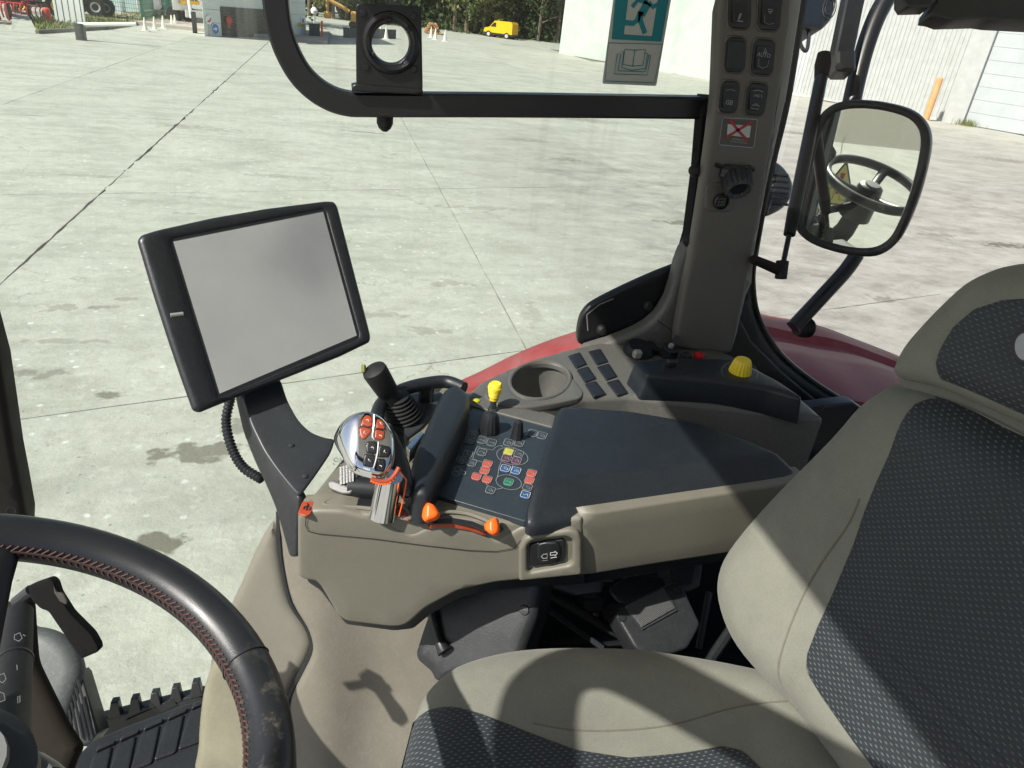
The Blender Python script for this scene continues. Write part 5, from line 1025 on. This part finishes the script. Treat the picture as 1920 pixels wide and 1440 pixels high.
# ------------------------------------------------------------------ lower console, floor
LPN = nrm((-.25, -1, .45)); LP = Fr(Yp(600, 1150, .93), LPN)
t = thing('lower_console', LP.px(560, 1300), 'tan moulded lower console panel under the armrest', 'panel')
seam = [(522, 960), (524, 1010), (530, 1065), (545, 1130), (572, 1172), (584, 1200), (583, 1225), (565, 1262), (545, 1300), (538, 1340), (534, 1460)]
sheet('main_panel', [(522, 960), (524, 1010), (530, 1065), (548, 1130), (576, 1172), (587, 1200), (586, 1225), (568, 1262), (548, 1300), (541, 1340), (537, 1480), (900, 1480), (1000, 1200), (1000, 1000), (620, 940)], LP, TANLOW, t, r=.012, h=.010, t=.05, sm=3, s=.025, hf=lambda X, d: .03*np.exp(-((X[:, 0]-LP.to2(605, 1250)[0])/.05)**2)*.5-.012*np.exp(-((X[:, 0]-LP.to2(700, 1330)[0])/.06)**2-((X[:, 1]-LP.to2(700, 1330)[1])/.08)**2))
LQ = Fr(Yp(470, 1200, .95), nrm((-.35, -1, .35))); PG = plastic('smooth_tan_panel', (.155, .147, .118), .4, 700, .3, .06, dust=.08)
sheet('side_panel', [(520, 972), (500, 988), (474, 1035), (450, 1090), (436, 1120), (400, 1200), (388, 1260), (385, 1330), (400, 1480), (525, 1480), (534, 1340), (542, 1300), (562, 1262), (580, 1225), (581, 1200), (568, 1172), (540, 1130), (525, 1065), (519, 1010)], LQ, PG, t, r=.018, h=.014, t=.06, sm=3, s=.02)
m = MB(); m.tube([LP.px(*p, -.004) for p in catmull(seam, 5, False)], .0055, 8); m.build('dark_seam', BLK, t)
YG = plastic('glossy_beige_plastic', (.20, .19, .135), .25, 0, 0, .12, dust=.2)
sheet('storage_lid', [(368, 1470), (366, 1400), (370, 1340), (378, 1290), (395, 1245), (420, 1215), (455, 1215), (480, 1260), (490, 1470)], LQ.off(.02), YG, t, r=.02, h=.015, t=.04, sm=4, s=.015)
# floor mat and step
FZ = 1.62; f = HZ(FZ); t = thing('floor_mat', f.px(260, 1400), 'dark grey ribbed rubber floor mat by the steering column', 'mat')
sheet('mat', [(60, 1460), (150, 1412), (172, 1388), (260, 1352), (372, 1312), (420, 1310), (420, 1600), (-60, 1600)], f, DGREY, t, r=.004, t=.03, fil=.02)
for k in range(5):
    x = 175+k*45; y = 1400-k*20; sheet('raised_pad', [(x, y+14), (x+35, y-2), (x+20, y+70), (x-22, y+85)], f.off(.005), DGREY, t, r=.003, t=.005, fil=.006)
    sheet('raised_bar', [(x+8, y-2), (x+42, y-15), (x+40, y-8), (x+4, y+8)], f.off(.008), DGREY, t, r=.003, t=.008, fil=.003)
f2 = Fr(f.px(200, 1345), (0, -1, .2)); t = thing('cab_step', f2.px(280, 1330), 'dark toothed step edge outside beyond the floor mat', 'step')
fs_ = Fr(Yp(280, 1320, 1.22), (0, -1, .3))
sheet('step_plate', [(165, 1372), (175, 1352), (380, 1300), (380, 1330), (372, 1345), (180, 1400)], fs_, DGREY, t, r=.004, t=.03)
for x, y in ((212, 1342), (250, 1335), (288, 1325), (327, 1315), (365, 1305)):
    sheet('tooth', [(x-10, y+6), (x-5, y-24), (x+8, y-26), (x+14, y)], fs_.off(.003), DGREY, t, r=.002, t=.02)
sheet('slot', [(235, 1352), (325, 1311), (331, 1322), (240, 1364)], fs_.off(.004), BLK, t, r=0, t=.001); 
# front dome and vents
fdm = Fr(Dp(110, 1270, 1.5), c2w(.1, .3, -1), cr); t = thing('front_cowl', fdm.px(110, 1380), 'grey dusty rounded cowl outside beyond the steering column', 'cowl')
sheet('cowl', [(20, 1180), (60, 1176), (100, 1186), (132, 1212), (147, 1245), (146, 1275), (128, 1330), (110, 1400), (20, 1440)], fdm, plastic('dusty_grey_cowl', (.06, .068, .066), .5, 300, .3, .1, dust=.2), t, r=.03, h=.02, t=.03, sm=4)
sheet('vent_side', [(146, 1255), (152, 1262), (185, 1372), (165, 1400), (110, 1400), (128, 1330)], fdm.off(-.02), BLK, t, r=.003, t=.05)
for k in range(5): m = MB(); m.tube([fdm.px(146-k*4, 1275+k*14), fdm.px(174-k*9, 1385)], .0025, 6); m.build('vent_slat', DGREY, t)
# steering column, stalk
fc_ = Fr(Dp(60, 1300, .86), c2w(.25, .35, -1), cr); t = thing('steering_column', fc_.px(60, 1420), 'dark brown steering column cover below the wheel', 'column')
COL = plastic('column_brown', (.020, .016, .012), .75, 900, .3, .1, spec=.15)
sheet('cover', [(-150, 1120), (20, 1128), (50, 1100), (58, 1125), (62, 1190), (66, 1240), (90, 1290), (125, 1360), (152, 1402), (140, 1425), (120, 1480), (-150, 1480)], fc_, COL, t, r=.015, h=.012, t=.015, fil=.01)
sheet('lower_boot', [(-60, 1405), (30, 1400), (75, 1415), (100, 1450), (-60, 1480)], Fr(Dp(60, 1300, .7), c2w(.25, .6, -1), cr), DGREY, t, r=.02, h=.015, t=.03, sm=3)
fs2 = [Dp(36, 1150, .72), Dp(28, 1240, .66), Dp(20, 1330, .60), Dp(5, 1480, .5)]; t = thing('control_stalk', fs2[-1], 'black multi-function stalk with white lamp symbols beside the column', 'stalk')
m = MB(); m.tube(fs2[:2], [.0125, .0140], 18); m.build('tip', RUB, t); m = MB(); m.tube(fs2[1:], [.0142, .0150, .0160], 18); m.build('barrel', RUB, t); m = MB(); m.tube([fs2[1]-(fs2[1]-fs2[0])*.02, fs2[1]+(fs2[1]-fs2[0])*.02], .0150, 18); m.build('collar', BLK, t)
fg = Fr(Dp(25, 1250, .625), c2w(0, 0, -1), cr)
strokes('symbol', [[(28, 1190), (38, 1186), (42, 1196), (36, 1202), (27, 1198), (28, 1190)], [(44, 1190), (48, 1192)]], fg.off(.02-.0+0), .0008, WHT, t); g_ = Fr(Dp(10, 1290, .578), c2w(0, 0, -1), cr)
strokes('symbol', [[(-2, 1266), (8, 1262), (12, 1272), (6, 1280), (-2, 1276)], [(-2, 1296), (8, 1300), (10, 1312), (0, 1316)], [(34, 1306), (38, 1304), (38, 1316), (34, 1318), (34, 1306)], [(32, 1246), (33, 1256)]], g_, .0008, WHT, t)
# black strap bracket hanging behind the rim
fb = Fr(Dp(120, 1160, .80), c2w(.3, .1, -1), cr); t = thing('loop_bracket', fb.px(70, 1110), 'black flat steel loop bracket seen through the steering wheel', 'bracket')
sheet('band', [(52, 1098), (92, 1084), (102, 1092), (108, 1112), (132, 1150), (172, 1190), (184, 1212), (185, 1222), (152, 1236), (146, 1228), (90, 1146), (76, 1142), (58, 1124)], fb, MATT, t, r=.0015, t=.02, fil=.004)
sheet('inner_face', [(100, 1098), (106, 1110), (118, 1112), (126, 1128), (124, 1134), (112, 1128), (102, 1112)], fb.off(.002), BROWN, t, r=.0005, t=.002)
m = MB(); m.tube([Dp(30, 1128, .81), Dp(58, 1106, .80)], .006, 10); m.build('pivot_bolt', SLATE, t)
# ------------------------------------------------------------------ steering wheel
WC = np.array([-.23, .334, 2.466]); wa, wb = .337, -.089; WNn = np.array([math.sin(wa)*math.cos(wb), math.sin(wa)*math.sin(wb), math.cos(wa)]); wu = nrm(np.cross((0, 1, 0), WNn)); wv = np.cross(WNn, wu); WR = .19
t = thing('steering_wheel', WC-WNn*.1, 'black leather steering wheel with reddish stitching along its inner edge', 'steering wheel')
LK = NB('worn_leather'); p_ = LK.obj(); w1 = LK.ramp(LK.noise(p_, 26, 6, .75), [(.52, (0,)*3), (.66, (.55,)*3)]); sx = LK.n('ShaderNodeSeparateXYZ'); LK.l(p_, sx.inputs[0])
dx = LK.math('SUBTRACT', sx.outputs[0], float(WC[0]+.0)); 
base = LK.ramp(LK.noise(p_, 12, 4), [(.3, (.010, .011, .013)), (.7, (.017, .018, .02))]); q_ = Dp(515, 1350, .53)
vd = LK.n('ShaderNodeVectorMath', operation='DISTANCE'); LK.l(LK.pos(), vd.inputs[0]); vd.inputs[1].default_value = tuple(float(x) for x in q_)
near = LK.n('ShaderNodeMapRange'); near.inputs[1].default_value = .075; near.inputs[2].default_value = .025; LK.l(vd.outputs['Value'], near.inputs[0])
LK.l(LK.mix(LK.math('MULTIPLY', w1, near.outputs[0]), base, (.24, .21, .16)), LK.b.inputs['Base Color']); LK.l(LK.math('MULTIPLY_ADD', LK.noise(p_, 30, 5), .2, .27), LK.b.inputs['Roughness']); LK.bump(LK.noise(p_, 850, 2), .25, .0005)
def wpt(a, rr=WR, n=0.): return WC+(wu*math.cos(a)+wv*math.sin(a))*rr+WNn*n
m = MB(); m.tube([wpt(2*math.pi*k/120) for k in range(120)], .0182, 24, closed=True, up=WNn)
# tube() re-orthogonalises up against the tangent, so the section frame stays fixed around the rim
m.build('rim', LK.m, t)
STT = flat('stitch_thread', (.085, .038, .03), .8); m = MB()
NS = 210
for k in range(NS):
    a = 2*math.pi*k/NS; da = 2*math.pi/NS
    # the lacing runs along the inner upper edge
    def sp(a, ph): rr = .0186; return wpt(a, WR-rr*math.cos(ph), rr*math.sin(ph))
    m.tube([sp(a, .42), sp(a+da*.5, .28), sp(a+da*.95, .14)], .0007, 5); m.tube([sp(a+da*.5, -.12), sp(a+da*.85, .0), sp(a+da*.95, .14)], .0007, 5)
tag(m.build('lacing', STT, t), kind='stuff')
m = MB(); m.tube([sp(2*math.pi*k/120, .14) for k in range(120)], .0011, 6, closed=True); m.build('lacing_seam', flat('lacing_base', (.035, .018, .015), .8), t)
aj = None
def ang_of(px, py):
    p = on(px, py, WC, WNn)-WC; return math.atan2(p.dot(wv), p.dot(wu))
aj = ang_of(460, 1245)
m = MB(); m.tube([wpt(aj, WR+.0186*math.cos(x), .0186*math.sin(x)) for x in [2*math.pi*k/30 for k in range(30)]], .0006, 6, closed=True); m.build('leather_joint', BLK, t)
hubc = WC-WNn*.055
m = MB(); m.lathe([(-.09, .066), (-.04, .060), (.03, .050), (.044, .046), (.050, .036), (.0505, .001)], hubc, WNn, 30); hb = m.build('hub', BLK, t)
m = MB(); m.lathe([(.0508, .030), (.055, .028), (.056, .001)], hubc, WNn, 24); m.build('hub_cap', SILV, hb)
a0 = ang_of(30, 1065)
for k in range(3):
    a = a0+.12+k*2*math.pi/3; pts = [wpt(a, WR-.004), wpt(a, WR*.8, -.012), wpt(a, WR*.5, -.03), wpt(a, .035, -.04)]
    m = MB(); m.tube(pts, [.020, .017, .016, .019], 14, prof=[(math.cos(x)*.6, math.sin(x)*1.1) for x in [2*math.pi*i/14 for i in range(14)]], up=WNn); m.build('spoke', LEATH, t)
m = MB(); m.tube([hubc-WNn*.02, hubc-WNn*.16, hubc-WNn*.5-np.array([.12, -.08, .1])], [.035, .04, .06], 20); m.build('shaft_cover', COL, bpy.data.objects['steering_column'])
# ------------------------------------------------------------------ under-armrest area
t = thing('armrest_support', Dp(880, 1200, 1.12), 'dark grey plastic support arm below the armrest console', 'support')
fa = Fr(Dp(880, 1180, 1.08), c2w(-.3, .2, -1), cr)
sheet('shroud', [(805, 1140), (830, 1110), (900, 1085), (1012, 1075), (1014, 1100), (1006, 1160), (985, 1215), (975, 1260), (900, 1290), (812, 1278), (806, 1262), (780, 1240), (776, 1226), (790, 1180)], fa, DGREY, t, r=.014, h=.012, t=.08, fil=.014)
0 and sheet('raised_rib', [(840, 1170), (870, 1148), (920, 1140), (960, 1145), (960, 1230), (850, 1262), (830, 1235), (828, 1200)], fa.off(.012), DGREY, t, r=.014, h=.012, t=.02, sm=4)
m = MB(); m.lathe([(.0, .008), (.003, .007), (.0035, .001)], fa.px(983, 1144), fa.N, 14); m.build('screw', BLK, t); m = MB(); m.tube([fa.px(808, 1130, .004), fa.px(826, 1200, .006), fa.px(838, 1220, .008)], [.008, .007, .012], 12); m.build('channel', BLK, t)
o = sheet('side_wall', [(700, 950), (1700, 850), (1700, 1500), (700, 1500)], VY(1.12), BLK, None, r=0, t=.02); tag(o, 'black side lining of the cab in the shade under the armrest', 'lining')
fr2 = Fr(Dp(1235, 1150, 1.12), c2w(.15, .55, -1), cr); t = thing('belt_reel', fr2.px(1240, 1200), 'black seat belt reel cover with a grey webbing strap', 'seat belt')
sheet('cover', [(1153, 1152), (1160, 1142), (1178, 1130), (1262, 1091), (1274, 1092), (1282, 1102), (1313, 1168), (1310, 1178), (1290, 1215), (1220, 1240), (1190, 1215)], fr2, DGREY, t, r=.005, t=.05, fil=.006)
WEB = weave('belt_webbing', .0045, .0016, (.05, .05, .05), (.42, .42, .40))
sheet('webbing', [(1172, 1136), (1244, 1102), (1266, 1140), (1203, 1176)], fr2.off(.003), WEB, t, r=.0006, t=.003, fil=.001)
strokes('slot_frame', [[(1172, 1140), (1203, 1180), (1268, 1144), (1250, 1105)]], fr2.off(.004), .002, SLATE, t)
for p in ((1167, 1158), (1273, 1105)): m = MB(); m.lathe([(.0, .007), (.0015, .006), (.0016, .001)], fr2.px(*p), fr2.N, 12); m.build('screw_hole', BLK, t)
text('lettering', 'SEAT BELT', fr2.off(.0005), (1235, 1172), .009, SLATE, t, (1265, 1160))
m = MB(); m.tube([fr2.px(1245, 1100, .01), fr2.px(1205, 1095, .0), Dp(1150, 1110, 1.16), Dp(1110, 1150, 1.2)], .0, 4) if False else None
fl2 = Fr(Dp(1150, 1110, 1.14), c2w(.1, .7, -1), cr); sheet('loose_strap', [(1160, 1130), (1140, 1105), (1180, 1078), (1240, 1080), (1252, 1100), (1176, 1134)], fl2, BLK, t, r=.002, t=.004, fil=.01)
fbx = Fr(Dp(1270, 1080, 1.2), c2w(.05, .4, -1), cr); t = thing('bracket_frame', fbx.px(1270, 1110), 'grey ribbed plastic frame half hidden behind the seat belt reel', 'frame')
sheet('frame', [(1170, 1075), (1320, 1045), (1312, 1100), (1290, 1110), (1180, 1100)], fbx, BROWN, t, r=.003, t=.03, fil=.004)
for q in ([(1255, 1066), (1305, 1056), (1296, 1096), (1262, 1098)], [(1195, 1078), (1235, 1070), (1230, 1094), (1205, 1096)]): sheet('pocket', q, fbx.off(.001), BLK, t, r=0, t=.001)
m = MB(); m.tube([Dp(1385, 1160, 1.05), Dp(1340, 1225, 1.08), Dp(1325, 1250, 1.1)], .008, 8); tag(m.build('buckle_stalk', DGREY), 'short dark buckle stalk rising between cushion and backrest', 'buckle')
t = thing('seat_mechanism', Dp(1080, 1180, 1.2), 'dark seat suspension rails and rods in the gap under the armrest', 'mechanism')
for k, (a, b, r_) in enumerate([((1015, 1105), (1160, 1190), .007), ((1010, 1130), (1130, 1215), .005), ((1020, 1100), (1150, 1095), .006), ((1130, 1090), (1120, 1160), .009), ((1330, 1110), (1310, 1215), .006), ((1030, 1210), (1180, 1200), .01)]):
    m = MB(); m.tube([Dp(*a, 1.2+.01*k), Dp(*b, 1.2+.01*k)], r_, 8); m.build('rod', [DGREY, SLATE, BLK][k % 3], t)
for k, (x, y) in enumerate([(1060, 1085), (1150, 1150), (1110, 1130)]):
    m = MB(); m.box(Dp(x, y, 1.22), (.02, .012, .018), [cr, cu, cf], .004); m.build('block', [SLATE, DGREY, BLK][k], t)
sheet('guard_plate', [(1012, 1080), (1120, 1068), (1135, 1080), (1130, 1112), (1080, 1118), (1020, 1098)], Fr(Dp(1070, 1095, 1.19), c2w(0, .3, -1), cr), DGREY, t, r=.003, t=.01, fil=.005)
# ------------------------------------------------------------------ seat
def prof_of(fr, pts, r, h, sm):
    q = [np.array(fr.off(-h*.45).to2(*a)) for a in pts]; q = catmull(q, sm) if sm else q; ar = sum(a[0]*b[1]-b[0]*a[1] for a, b in zip(q, q[1:]+q[:1])); q = q[::-1] if ar < 0 else q; Q = dens(q, .03)
    def fn(X, d=None):
        dd, _ = dist_in(X, Q); k = np.clip(dd/r, 0, 1); return -h*(1-np.sqrt(np.clip(1-(1-k)**2, 0, 1)))
    return fn
def soft(name, pts, fr, mat, r, h, t, sm, nr=6, hf=None):
    return sheet(name, [tuple(fr.off(-h*.45).to2(*p)) for p in pts], fr, mat, S, raw=True, r=r, h=h, t=t, sm=sm, s=.012, nr=nr, ang=80, hf=hf)
S = thing('operator_seat', (.3, .3, 1.7), 'beige suede operator seat with dark patterned centre panels and headrest', 'seat')
CF = HZ(2.2); CO = [(740, 1470), (758, 1400), (775, 1340), (800, 1288), (850, 1246), (950, 1213), (1060, 1199), (1180, 1200), (1280, 1217), (1380, 1240), (1450, 1262), (1560, 1330), (1700, 1450), (1800, 1700), (1300, 2100), (650, 1900), (690, 1600)]
soft('cushion', CO, CF, SUEDE, .06, .05, .13, 4, hf=lambda X, d: .006*np.sin(X[:, 0]*14))
pf = prof_of(CF, CO, .06, .05, 4)
INC = [(700, 1560), (745, 1440), (764, 1368), (776, 1322), (786, 1318), (805, 1319), (850, 1328), (900, 1341), (1000, 1376), (1080, 1401), (1180, 1412), (1290, 1402), (1355, 1393), (1395, 1403), (1430, 1440), (1450, 1500), (1300, 1800), (700, 1750)]
sheet('cushion_insert', INC, CF.off(.0025), WEAVE, S, r=.003, t=.03, s=.01, ang=80, hf=lambda X, d: pf(X)+.006*np.sin(X[:, 0]*14))
def seamline(nm, fr, pts, fn, mat=BLK, wd=.0012, n=.0012):
    q = [np.array(fr.to2(*p)) for p in catmull(pts, 6, False)]; X = np.array(q); z = fn(X); m = MB(); m.tube([fr.to3(a, zz+n-.0012) for a, zz in zip(X, z)], wd, 6); return m.build(nm, mat, S)
SEAMM = suede('seam_cloth', (.15, .14, .11))  # darker suede for the seam lines
seamline('cushion_seam', CF, [(1000, 1358), (1060, 1366), (1130, 1366), (1250, 1355), (1360, 1330), (1420, 1322), (1475, 1320)], lambda X: pf(X)+.006*np.sin(X[:, 0]*14), SEAMM)
BN = nrm((-1, -.12, .3)); BKF = Fr((.465, .6, 2.2), BN)
BO = [(1668, 714), (1640, 727), (1600, 757), (1550, 815), (1440, 928), (1372, 1008), (1345, 1055), (1337, 1110), (1350, 1170), (1375, 1220), (1420, 1275), (1480, 1335), (1530, 1400), (1590, 1480), (1700, 1600), (1900, 1750), (2500, 1750), (2700, 1200), (2300, 960), (1920, 812), (1830, 767), (1745, 730)]
soft('backrest', BO, BKF, SUEDE, .055, .05, .12, 3)
pb = prof_of(BKF, BO, .055, .05, 3)
INB = [(1722, 733), (1700, 752), (1686, 790), (1665, 850), (1640, 905), (1618, 960), (1598, 1020), (1560, 1110), (1530, 1175), (1511, 1225), (1508, 1258), (1540, 1310), (1600, 1395), (1680, 1500), (1900, 1640), (2300, 1600), (2400, 1200), (2100, 905), (1920, 822), (1830, 776), (1770, 748)]
sheet('back_insert', INB, BKF.off(.0025), WEAVE, S, r=.003, t=.03, s=.012, ang=80, hf=lambda X, d: pb(X))
seamline('back_seam', BKF, [(1612, 935), (1590, 985), (1545, 1050), (1510, 1110), (1480, 1180), (1460, 1245), (1458, 1285), (1478, 1330)], pb, SEAMM)
for k in range(4):
    a = (1560-k*12, 1130+k*42); seamline('stitch_line', BKF, [a, (a[0]+100, a[1]+88), (a[0]+330, a[1]+300)], pb, DGREY, .0004, .0040)
HF = Fr(BKF.px(1800, 740)+BN*.004, nrm((-1, -.14, .24)))
HO = [(1671, 704), (1669, 686), (1688, 647), (1720, 608), (1760, 566), (1803, 527), (1845, 504), (1885, 492), (1935, 488), (2060, 500), (2200, 600), (2250, 760), (2200, 920), (2060, 860), (1920, 798), (1830, 758), (1745, 722), (1700, 712)]
soft('headrest', HO, HF, SUEDE, .035, .032, .09, 3)
sheet('neck_fabric', [(1672, 690), (1730, 690), (1830, 728), (1920, 765), (2100, 850), (2100, 960), (1920, 860), (1830, 800), (1745, 760), (1690, 735)], BKF.off(-.03), SUEDE, S, r=.006, t=.05, s=.03)
ph = prof_of(HF, HO, .035, .032, 3)
INH = [(1748, 708), (1750, 680), (1762, 650), (1785, 612), (1825, 578), (1880, 561), (1940, 558), (2060, 600), (2140, 700), (2100, 850), (1980, 810), (1920, 782), (1850, 750), (1800, 728), (1770, 716)]
ins = sheet('headrest_insert', INH, HF.off(.0025), WEAVE, S, r=.003, t=.02, s=.012, ang=80, hf=lambda X, d: ph(X))
o = sheet('emblem_ring', ell(1920, 650, 26, 33, 0, 30), HF.off(.0045), BLK, S, r=.001, t=.003); sheet('emblem', ell(1922, 650, 20, 26, 0, 30), HF.off(.006), flat('emblem_grey', (.3, .31, .32), .4), S, r=.0006, t=.002)
sheet('seat_base', [(850, 1280), (1500, 1280), (1700, 1500), (850, 1500)], HZ(2.02), BLK, S, r=.01, t=.45)
# ------------------------------------------------------------------ mirror
MD = 1.45; Mc = Dp(1632, 352, MD); mn = nrm(nrm(CAM-Mc)+nrm(hubc+WNn*.04-Mc)); MIF = Fr(Mc, mn)
t = thing('side_mirror', Mc, 'large rectangular side mirror reflecting the steering wheel', 'mirror')
outer = [(1486, 405), (1494, 345), (1508, 285), (1525, 235), (1548, 204), (1584, 189), (1640, 190), (1700, 204), (1732, 228), (1744, 262), (1738, 310), (1722, 370), (1700, 425), (1678, 460), (1642, 481), (1590, 479), (1530, 462), (1496, 438)]
inner = [(1504, 402), (1514, 345), (1528, 285), (1542, 240), (1562, 214), (1594, 204), (1645, 206), (1695, 219), (1718, 238), (1725, 265), (1719, 310), (1703, 370), (1683, 420), (1664, 450), (1634, 465), (1588, 463), (1535, 448), (1510, 430)]
sheet('housing', outer, MIF, BLK, t, r=.007, t=.04, sm=4, holes=[inner])
sheet('glass', inner, MIF.off(-.007), MIRR, t, r=0, t=.003, sm=4, s=.05)
t = thing('mirror_arm', Dp(1595, 130, 1.7), 'black tubular arm carrying the side mirror', 'arm')
m = MB(); m.tube([Dp(*p, 1.72) for p in catmull([(1690, -60), (1668, -15), (1642, 35), (1622, 90), (1606, 150), (1592, 215)], 5, False)], .0215, 14); m.build('upper_tube', BLKS, t)
m = MB(); m.tube([Dp(*p, 1.68) for p in [(1612, -60), (1594, 20), (1574, 120)]], .0215, prof=sq, up=cf); m.build('square_tube', BLKS, t, ang=30)
m = MB(); m.box(Dp(1578, 122, 1.67), (.022, .025, .028), [cr, cu, cf], .006); jb_ = m.build('joint_block', BLKS, t); m = MB(); m.lathe([(0, .010), (.004, .009)], Dp(1573, 126, 1.64), -cf, 6); m.build('bolt', RUB, jb_)
m = MB(); m.tube([Dp(*p, 1.7) for p in catmull([(1606, 478), (1585, 508), (1545, 552), (1502, 598), (1487, 614)], 5, False)], [.0175]*20+[.0185], 14); m.build('lower_tube', BLKS, t); m = MB(); ce = Dp(1512, 614, 1.74)
m.lathe([(-.03, .018), (-.012, .024), (-.008, .021), (-.004, .025), (0, .021), (.004, .025), (.012, .02)], ce, nrm(cr+cf*.4+cu*.1), 22); m.build('foot_bush', RUB, t)
t = thing('gas_strut', Dp(1466, 500, 1.42), 'slim black gas strut running beside the pillar and mirror', 'strut')
m = MB(); m.tube([Dp(1545, 100, 1.5), Dp(1543, 120, 1.5), Dp(1540, 145, 1.49)], [.013, .0165, .014], 14); m.build('top_joint', COL, t)
m = MB(); m.tube([Dp(1540, 145, 1.49), Dp(1488, 400, 1.43)], .0130, 14); m.build('cylinder', BLKS, t); m = MB(); m.tube([Dp(1489, 395, 1.43), Dp(1480, 440, 1.42)], [.0130, .0115], 14); m.build('end_cap', RUB, t)
m = MB(); m.tube([Dp(1480, 438, 1.42), Dp(1468, 496, 1.41)], .0052, 10); m.build('rod', BLKS, t); m = MB(); m.tube([Dp(1467, 490, 1.41), Dp(1464, 522, 1.41)], [.0125, .0115], 12); m.build('ball_joint', RUB, t); m = MB(); m.tube([Dp(1412, 486, 1.36), Dp(1460, 506, 1.41)], [.0085, .0105], 12); m.build('link_arm', COL, t)
# work lamps and dark rear frame
fl_ = Fr(Dp(1462, 350, 1.9), c2w(.3, 0, -1), cr); t = thing('work_lamp', fl_.px(1462, 350), 'grey ribbed oval work lamp half hidden behind the pillar', 'lamp')
sheet('lamp_body', [(1425, 330), (1450, 302), (1468, 308), (1485, 330), (1490, 352), (1482, 378), (1460, 396), (1435, 402), (1425, 370)], fl_, DGREY, t, r=.02, h=.012, t=.05, sm=4)
for k in range(6): m = MB(); y = 328+k*11; m.box(fl_.px(1462, y, .001), (.025, .003, .004), [fl_.U, fl_.V, fl_.N], .001); m.build('rib', BLK, t, False)
fl_ = Fr(Dp(1535, 20, 1.9), c2w(.5, .1, -1), cr); t = thing('work_lamp', fl_.px(1535, 50), 'square grey work lamp at the top edge beside the pillar', 'lamp')
sheet('lamp_body', [(1500, -60), (1572, -60), (1570, 12), (1560, 38), (1545, 53), (1500, 48)], fl_, DGREY, t, r=.012, h=.01, t=.08, fil=.01)
for rx in (15, 10): m = MB(); m.tube([fl_.px(*p, .001) for p in ell(1555, 14, rx*.8, rx*1.5, 12, 24)], .0016, 6, closed=True); m.build('lens_ring', SLATE, t)
m = MB(); m.tube([Dp(*p, 1.9) for p in catmull([(1516, 45), (1516, 75), (1512, 95), (1503, 88), (1494, 60)], 5, False)], .005, 8); tag(m.build('lamp_cable', DGREY), 'thin grey cable looping below the square work lamp', 'cable')
fw = Fr(Dp(1830, 10, 1.35), c2w(.1, 0, -1), cr); t = thing('rear_window_frame', fw.px(1830, 20), 'black rear window frame bar with latch at the top right', 'frame')
sheet('bar', [(1748, -60), (2000, -60), (2000, 44), (1870, 37), (1850, 34), (1778, 36), (1762, 30), (1747, 28), (1750, 14), (1758, 3)], fw, BLKS, t, r=.004, t=.04); sheet('latch', [(1696, -40), (1765, -40), (1756, 0), (1745, 12), (1702, 13), (1695, 2)], fw.off(.005), BLKS, t, r=.004, t=.03)

# windscreen with a hazard sticker, seen in the side mirror
t = thing('windscreen', (-1.2, .4, 1.7), 'clear front windscreen with a yellow hazard sticker, glimpsed in the side mirror', 'window')
m = MB(); m.box((-1.2, .4, 2.35), (.0025, .85, .75)); m.build('glass_pane', CLR, t, False)
_P = on(1572, 350, MIF.O, mn); _d = nrm(_P-CAM); _r = _d-mn*2*_d.dot(mn); _q = _P+_r*((-1.19-_P[0])/_r[0])
sf = Fr(_q, (1, 0, 0), (0, 1, 0)); t = thing('hazard_sticker', _q, 'yellow triangular hazard sticker with a red exclamation mark on the windscreen', 'sticker')
sheet('backing', [(-.13, -.10), (.13, -.10), (0, .14)], sf, BLK, t, raw=True, r=0, t=.001, fil=.02); sheet('yellow_field', [(-.115, -.09), (.115, -.09), (0, .12)], sf.off(.001), flat('hazard_yellow', (.7, .6, .18)), t, raw=True, r=0, t=.0005, fil=.015)
sheet('mark', [(-.014, .07), (.014, .07), (.007, 0), (-.007, 0)], sf.off(.002), REDP, t, raw=True, r=0, t=.0005); sheet('mark', [(-.012, -.04), (.012, -.04), (.012, -.016), (-.012, -.016)], sf.off(.002), REDP, t, raw=True, r=0, t=.0005, fil=.008)
strokes('machine_outline', [[(-.06, -.07), (-.02, -.07), (-.02, -.02), (-.06, -.03), (-.06, -.07)], [(.02, -.07), (.07, -.07), (.05, -.01), (.02, -.01), (.02, -.07)]], sf.off(.002), .004, BLK, t, raw=True)
